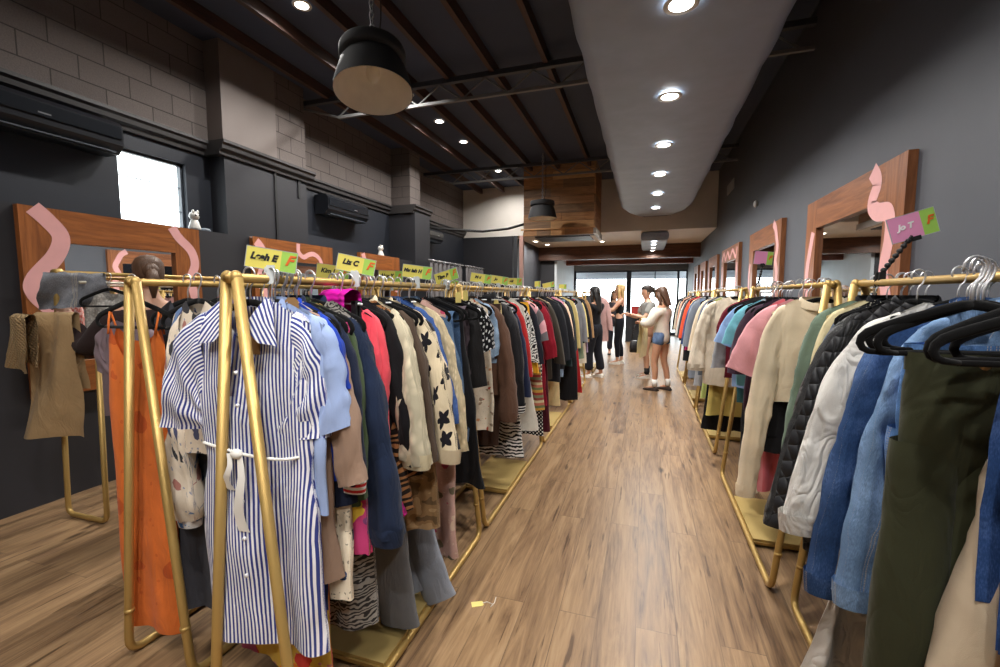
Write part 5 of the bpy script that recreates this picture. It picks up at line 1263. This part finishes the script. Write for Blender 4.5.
def person(label, loc, rz, hgt, skin, arms, top, bottom, shoe, hair, headyaw=0., headpitch=0., lean=(0,0), feet=None, sock=None, hold=.6, extra=None, stance=(.0, .0)):
    root = empty('person', loc, rz, label, 'person'); root.scale = (hgt/1.68,)*3
    lx, ly = lean
    J = {'pel': (0,0,.93), 'sp': (lx*.3,ly*.3-.01,1.1), 'ch': (lx*.7,ly*.7,1.27), 'nb': (lx,ly+.015,1.40), 'nk': (lx,ly-.0,1.465), 'sk': (lx,ly-.015,1.54)}
    Rr = {'pel': (.135,.105), 'sp': (.108,.085), 'ch': (.125,.095), 'nb': (.075,.06), 'nk': .05, 'sk': .05}
    E = [('pel','sp'),('sp','ch'),('ch','nb'),('nb','nk'),('nk','sk')]
    F = feet or (( -.1, 0.), (.1, 0.))
    for s, n in ((-1, 'L'), (1, 'R')):
        fx, fy = F[0] if s < 0 else F[1]
        J['hip'+n] = (s*.085, 0, .87); J['kn'+n] = ((s*.09+fx)/2, fy*.5-.025, .48); J['cf'+n] = ((s*.09+fx*3)/4, fy*.75+.012, .34); J['an'+n] = (fx, fy+.03, .075); J['ba'+n] = (fx+s*.012, fy-.06, .035); J['to'+n] = (fx+s*.02, fy-.13, .025)
        Rr.update({'hip'+n: .093, 'kn'+n: .056, 'cf'+n: .055, 'an'+n: .034, 'ba'+n: .034, 'to'+n: .022})
        E += [('pel','hip'+n),('hip'+n,'kn'+n),('kn'+n,'cf'+n),('cf'+n,'an'+n),('an'+n,'ba'+n),('ba'+n,'to'+n)]
        sh = Vector((lx+s*.165, ly+.01, 1.365)); el, wr = arms[0 if s < 0 else 1]
        J['sh'+n] = tuple(sh); J['el'+n] = el; J['wr'+n] = wr
        Rr.update({'sh'+n: .056, 'el'+n: .041, 'wr'+n: .027}); E += [('nb','sh'+n),('sh'+n,'el'+n),('el'+n,'wr'+n)]
    keys = list(J); idx = {k: i for i, k in enumerate(keys)}
    ex = MB(); hc = Vector((lx, ly-.025, 1.60)); M = head_mb(ex, hc, headyaw, headpitch)
    for s, n in ((-1,'L'),(1,'R')):
        el, wr = Vector(J['el'+n]), Vector(J['wr'+n]); hand_mb(ex, wr, (wr-el), (0,0,1) if abs((wr-el).normalized().z) < .8 else (0,-1,0), hold, s)
    sm = skinmat(skin)
    skin_obj('body', [J[k] for k in keys], [(idx[a], idx[b]) for a, b in E], [Rr[k] for k in keys], sm, root, 0, 2, ex)
    for s in (-1, 1):
        e = MB(); e.ellipsoid((0,0,0), (.012,.008,.008), 10, 8); o = e.build('eye', plain((36,28,24), .2), root, True); o.matrix_local = M @ Matrix.Translation((s*.03, -.083, .005))
    # clothing: grown from the same skeleton, a little thicker, ending at cuffs and hems
    def garment(name, pts, edges, mat, add):
        ks = list(pts); ii = {k: i for i, k in enumerate(ks)}
        skin_obj(name, [pts[k][0] for k in ks], [(ii[a], ii[b]) for a, b in edges], [tuple(q+add for q in (r if isinstance(r, tuple) else (r, r))) for r in [pts[k][1] for k in ks]], mat, root, 0, 2)
    def lerp(a, b, t): return tuple(Vector(a)*(1-t)+Vector(b)*t)
    tk, tmat, sleeve, loose = top
    zlow = {'tank': .8, 'sweat': .76, 'tee': .82, 'long': .78}[tk]
    P = {'lo': ((0,0,zlow), (.135,.11)), 'sp': (J['sp'], Rr['sp']), 'ch': (J['ch'], Rr['ch']), 'nb': (lerp(J['ch'], J['nb'], .85 if tk != 'tank' else .45), (.1,.07) if tk != 'tank' else (.1,.08))}
    Ed = [('lo','sp'),('sp','ch'),('ch','nb')]
    if sleeve > 0:
        for n in 'LR':
            sh, el, wr = J['sh'+n], J['el'+n], J['wr'+n]
            P['sh'+n] = (sh, .06); Ed.append(('nb','sh'+n))
            if sleeve <= 1: P['el'+n] = (lerp(sh, el, sleeve), .05); Ed.append(('sh'+n,'el'+n))
            else: P['el'+n] = (el, .047); P['wr'+n] = (lerp(el, wr, min(sleeve-1, .96)), .036); Ed += [('sh'+n,'el'+n),('el'+n,'wr'+n)]
    garment('top', P, Ed, tmat, loose)
    bk, bmat, bl = bottom
    P = {'pel': ((0,0,.94), (.138,.11)), 'wa': ((0,-.003,1.06), (.12,.095))}; Ed = [('pel','wa')]
    for n in 'LR':
        hp, kn, cf, an = J['hip'+n], J['kn'+n], J['cf'+n], J['an'+n]
        P['hip'+n] = (hp, .096); Ed.append(('pel','hip'+n))
        if bk == 'shorts': P['kn'+n] = (lerp(hp, kn, .32), .092); Ed.append(('hip'+n,'kn'+n))
        else: P['kn'+n] = (kn, .06); P['cf'+n] = (cf, .057); P['an'+n] = (lerp(cf, an, .8), .04 if bk == 'leggings' else .06); Ed += [('hip'+n,'kn'+n),('kn'+n,'cf'+n),('cf'+n,'an'+n)]
    garment('shorts' if bk == 'shorts' else 'trousers', P, Ed, bmat, bl)
    for s, n in ((-1,'L'),(1,'R')):
        an, ba, to = Vector(J['an'+n]), Vector(J['ba'+n]), Vector(J['to'+n])
        m = MB(); R = []
        for t, w, h in ((-.055,.026,.05),(-.02,.036,.075),(.04,.04,.07),(.1,.044,.05),(.16,.04,.034),(.19,.02,.018)):
            cx = an.x+(to.x-an.x)*max(0, t)/.16; cy = an.y-t
            R.append([(cx+w*math.cos(q), cy, max(.0, h*.5+h*.5*math.sin(q)*1.0)) for q in np.linspace(0, 2*PI, 15)[:-1]])
        m.rings(R, True, True, True); so = m.build('shoe', shoe[0], root, True)
        m = MB(); m.prism([(an.x-.04, an.y+.06), (an.x+.04, an.y+.06), (to.x+.045, an.y-.1), (to.x+.03, an.y-.19), (to.x-.03, an.y-.19), (to.x-.045, an.y-.1)], .02, 'z'); m.build('sole', shoe[1], so)
        if sock: 
            m = MB(); m.tube([tuple(an+Vector((0,0,.0))), tuple(an+Vector((0,0,.06))), tuple(an+Vector((0,0,.12)))], [.045,.043,.046], 14, up=(0,1,0)); m.build('sock', sock, root, True)
    # hair: cap plus length
    hm, kind, hl = hair
    m = MB(); R = []
    for z, r in ((-.03,1.0),(.0,1.06),(.04,1.1),(.08,1.06),(.11,.85),(.128,.5),(.135,.08)):
        ring = []
        for q in np.linspace(0, 2*PI, 25)[:-1]:
            fr = math.sin(q) < -.25 and z < .06
            ring.append((.076*r*math.cos(q), .018+(.098*r*math.sin(q) if not fr else max(-.098*r, -.058)*abs(math.sin(q))+.0), z))
        R.append(ring)
    m.rings(R, True, True, True)
    if kind == 'long':
        R = []
        for t in np.linspace(0, 1, 9):
            z = .05-hl*t; w = .085*(1-.25*t)+.012*math.sin(5*t); d = .05*(1-.35*t)
            R.append([(w*math.cos(q)+.004*math.sin(9*q), .06+d*math.sin(q)+.02*t, z+.03*abs(math.cos(q))*(t < .1)+.02*math.sin(7*q)*t) for q in np.linspace(0, 2*PI, 21)[:-1]])
        m.rings(R, True, True, True)
        for s in (-1, 1): m.tube([(s*.07,.0,.04), (s*.085,.0,-.06), (s*.092,-.005,-.06-hl*.35), (s*.085,-.01,-.06-hl*.6)], [.025,.03,.027,.01], 10, r2=[.03,.03,.022,.01])
    else:
        m.ellipsoid((0,.11,.03), (.045,.05,.05), 12, 8); m.tube([(0,.13,.03),(0,.16,-.02),(0,.15,-.14)], [.03,.034,.01], 10)
    o = m.build('hair', hm, root, True); o.matrix_local = M
    if extra: extra(root)
    return root
def hairmat(c):
    t = NT('hair'); v = t.coord('Object', (40,40,4)); nz = t.n('ShaderNodeTexNoise', {'Vector': v, 'Scale': 3., 'Detail': 4}); c0 = srgb(c)
    return t.out(t.mix(nz.outputs[0], tuple(x*.6 for x in c0[:3])+(1,), tuple(min(1, x*1.35) for x in c0[:3])+(1,)), .5, nz.outputs[0], .5, .01)
WSHOE = (plain((222,216,204), .6), plain((236,234,228), .6)); DSHOE = (plain((66,52,44), .7), plain((40,34,30), .7))
LIGHTSK, TAN = (214,166,138), (196,146,116)
# blonde person reaching to the rack (faces -X)
person('person with long blond hair in black tank top and leggings reaching into the left rack', (-.52, 10.3, 0), -PI/2, 1.74, LIGHTSK,
       [((-.21,-.16,1.17), (-.17,-.42,1.2)), ((.2,-.15,1.16), (.14,-.4,1.22))], ('tank', cloth((26,26,30)), 0, .008), ('leggings', cloth((26,28,36)), .006), WSHOE, (hairmat((206,172,116)), 'long', .34), feet=((-.09,.02),(.09,-.06)))
person('person with long black hair in black top and trousers browsing the left racks', (-.88, 8.45, 0), -PI/2-.5, 1.66, TAN,
       [((-.2,-.12,1.15), (-.14,-.34,1.22)), ((.21,-.1,1.13), (.15,-.34,1.18))], ('long', cloth((24,24,28)), 1.9, .022), ('wide', cloth((30,32,40)), .026), WSHOE, (hairmat((22,20,20)), 'long', .42), headpitch=.15, feet=((-.1,.06),(.1,-.08)))
person('person in cream sweatshirt and denim shorts looking down, brown shoes and white socks', (.27, 7.6, 0), -PI/2-.55, 1.63, TAN,
       [((-.25,-.08,1.12), (-.12,-.3,1.13)), ((.25,-.08,1.12), (.14,-.3,1.14))], ('sweat', cloth((232,226,212), wr=.8), 1.85, .038), ('shorts', denim((96,120,156)), .01), DSHOE, (hairmat((84,58,42)), 'long', .26), headpitch=.35, feet=((-.11,.05),(.1,-.07)), sock=plain((230,228,222), .9))
person('person in grey tee with tied-up dark hair, tan shorts and white sneakers, holding a phone', (.05, 8.75, 0), -PI/2+.35, 1.68, LIGHTSK,
       [((-.22,-.1,1.12), (-.1,-.34,1.18)), ((.21,-.12,1.13), (.12,-.36,1.2))], ('tee', cloth((150,150,146)), .75, .022), ('shorts', cloth((176,130,104)), .02), WSHOE, (hairmat((50,42,38)), 'bun', .1), headpitch=.25, feet=((-.1,.04),(.1,-.05)), sock=plain((30,30,32), .9))
# shopper behind the front racks, back turned
person('person with brown blond-streaked hair in dark brown top reaching across the far left rack', (-3.16, 2.12, 0), -PI/2-.45, 1.76, LIGHTSK,
       [((-.25,-.1,1.12), (-.18,-.32,1.1)), ((.31,-.21,1.13), (.37,-.36,1.32))], ('long', cloth((52,40,40)), 1.9, .024), ('wide', cloth((30,30,34)), .02), DSHOE, (hairmat((92,66,48)), 'bun', .2), feet=((-.1,.03),(.1,-.03)))
person('small distant person in a dark tee standing behind the blond one', (-.75, 11.9, 0), .2, 1.62, LIGHTSK,
       [((-.2,-.1,1.13), (-.12,-.3,1.1)), ((.2,-.1,1.13), (.12,-.3,1.1))], ('tee', cloth((70,70,78)), .8, .02), ('wide', cloth((50,54,66)), .02), DSHOE, (hairmat((60,44,36)), 'long', .2))
# things people hold
def phone():
    r = empty('mobile_phone', (-.34, 8.66, 1.2), -PI/2, 'dark mobile phone in the hand of the person in grey tee', 'phone')
    MB().box((-.036,-.07,-.004), (.036,.07,.004)).build('phone_body', BLACK, r); MB().box((-.033,-.066,.004), (.033,.066,.0046)).build('screen', plain((30,34,44), .1), r)
    r.rotation_euler = (.7, 0, -PI/2)
phone()
free('drape', 'folded_garment', 'pale yellow garment draped over the arm of the person in cream sweatshirt', cloth((224,212,168)), (-.02, 7.72, 1.25), 1.2, L=.62, w=.11, zt=-.1)
def handbag():
    r = empty('handbag', (-.12, 8.5, .5), .3, 'black handbag hanging in front of the person in grey tee', 'bag')
    m = MB(); m.rings([[(w*sgnpow(math.cos(q), .5), d*sgnpow(math.sin(q), .6), z) for q in np.linspace(0, 2*PI, 25)[:-1]] for z, w, d in ((0,.12,.05),(.08,.13,.06),(.2,.11,.05),(.22,.1,.03))], True, True, True); m.build('bag_body', plain((24,24,26), .45), r, True)
    m = MB(); m.tube([(-.09,0,.2), (-.07,0,.42), (0,0,.58), (.07,0,.42), (.09,0,.2)], .008, 8); m.build('handle', plain((24,24,26), .45), r, True)
handbag()
# counter by the door with a red box
def counter():
    r = empty('counter', (.12, 15.6, 0), 0, 'dark low counter near the shopfront doors', 'counter')
    MB().box((-.7,-.3,0), (.7,.3,.86)).build('body', plain((30,34,40), .5), r); MB().box((-.73,-.33,.86), (.73,.33,.9)).build('worktop', plain((46,50,56), .4), r); MB().box((-.5,-.306,.4), (.5,-.3,.8)).build('panel', plain((22,24,28), .4), r)
    r = empty('storage_box', (-.2, 15.6, .9), 0, 'red box standing on the dark counter by the doors', 'box')
    MB().box((-.22,-.18,0), (.22,.18,.24)).build('box_body', plain((176,50,44), .6), r); MB().box((-.23,-.19,.24), (.23,.19,.27)).build('lid', plain((150,40,38), .6), r)
counter()

# ------------------------------------------------------------------ daylight, camera, view
W = bpy.data.worlds.new('World'); SC.world = W; W.use_nodes = True
nt = W.node_tree; bg = nt.nodes['Background']; bg.inputs[0].default_value = (.92, .97, 1, 1); bg.inputs[1].default_value = 6.
def portal(loc, rot, sx, sy):
    l = bpy.data.lights.new('daylight_portal', 'AREA'); l.shape = 'RECTANGLE'; l.size = sx; l.size_y = sy; l.cycles.is_portal = True
    o = bpy.data.objects.new('daylight_portal', l); COL.objects.link(o); o.location = loc; o.rotation_euler = rot
portal((-.6, YF+.06, 1.25), (-PI/2, 0, 0), 4.1, 2.45)
portal((XU-.14, (WY0+WY1)/2, (WZ0+WZ1)/2), (0, -PI/2, 0), .74, .65)
cam = bpy.data.cameras.new('Camera'); cam.sensor_width = 36; cam.lens = 36*444/1000; cam.clip_start = .05
co = bpy.data.objects.new('Camera', cam); COL.objects.link(co); co.location = (0, 0, 1.55)
co.rotation_euler = (math.radians(90-4.956), 0, math.radians(18.0226)); SC.camera = co
SC.view_settings.view_transform = 'Standard'; SC.view_settings.look = 'None'; SC.view_settings.gamma = 1.; SC.view_settings.exposure = .3; SC.view_settings.use_curve_mapping = False
SC.cycles.use_denoising = True; SC.cycles.max_bounces = 8; SC.cycles.caustics_reflective = False; SC.cycles.caustics_refractive = False; SC.cycles.sample_clamp_indirect = 6.
for lb, L in LABELS.items():
    if len(L) > 1: print('SAME LABEL', lb, L)
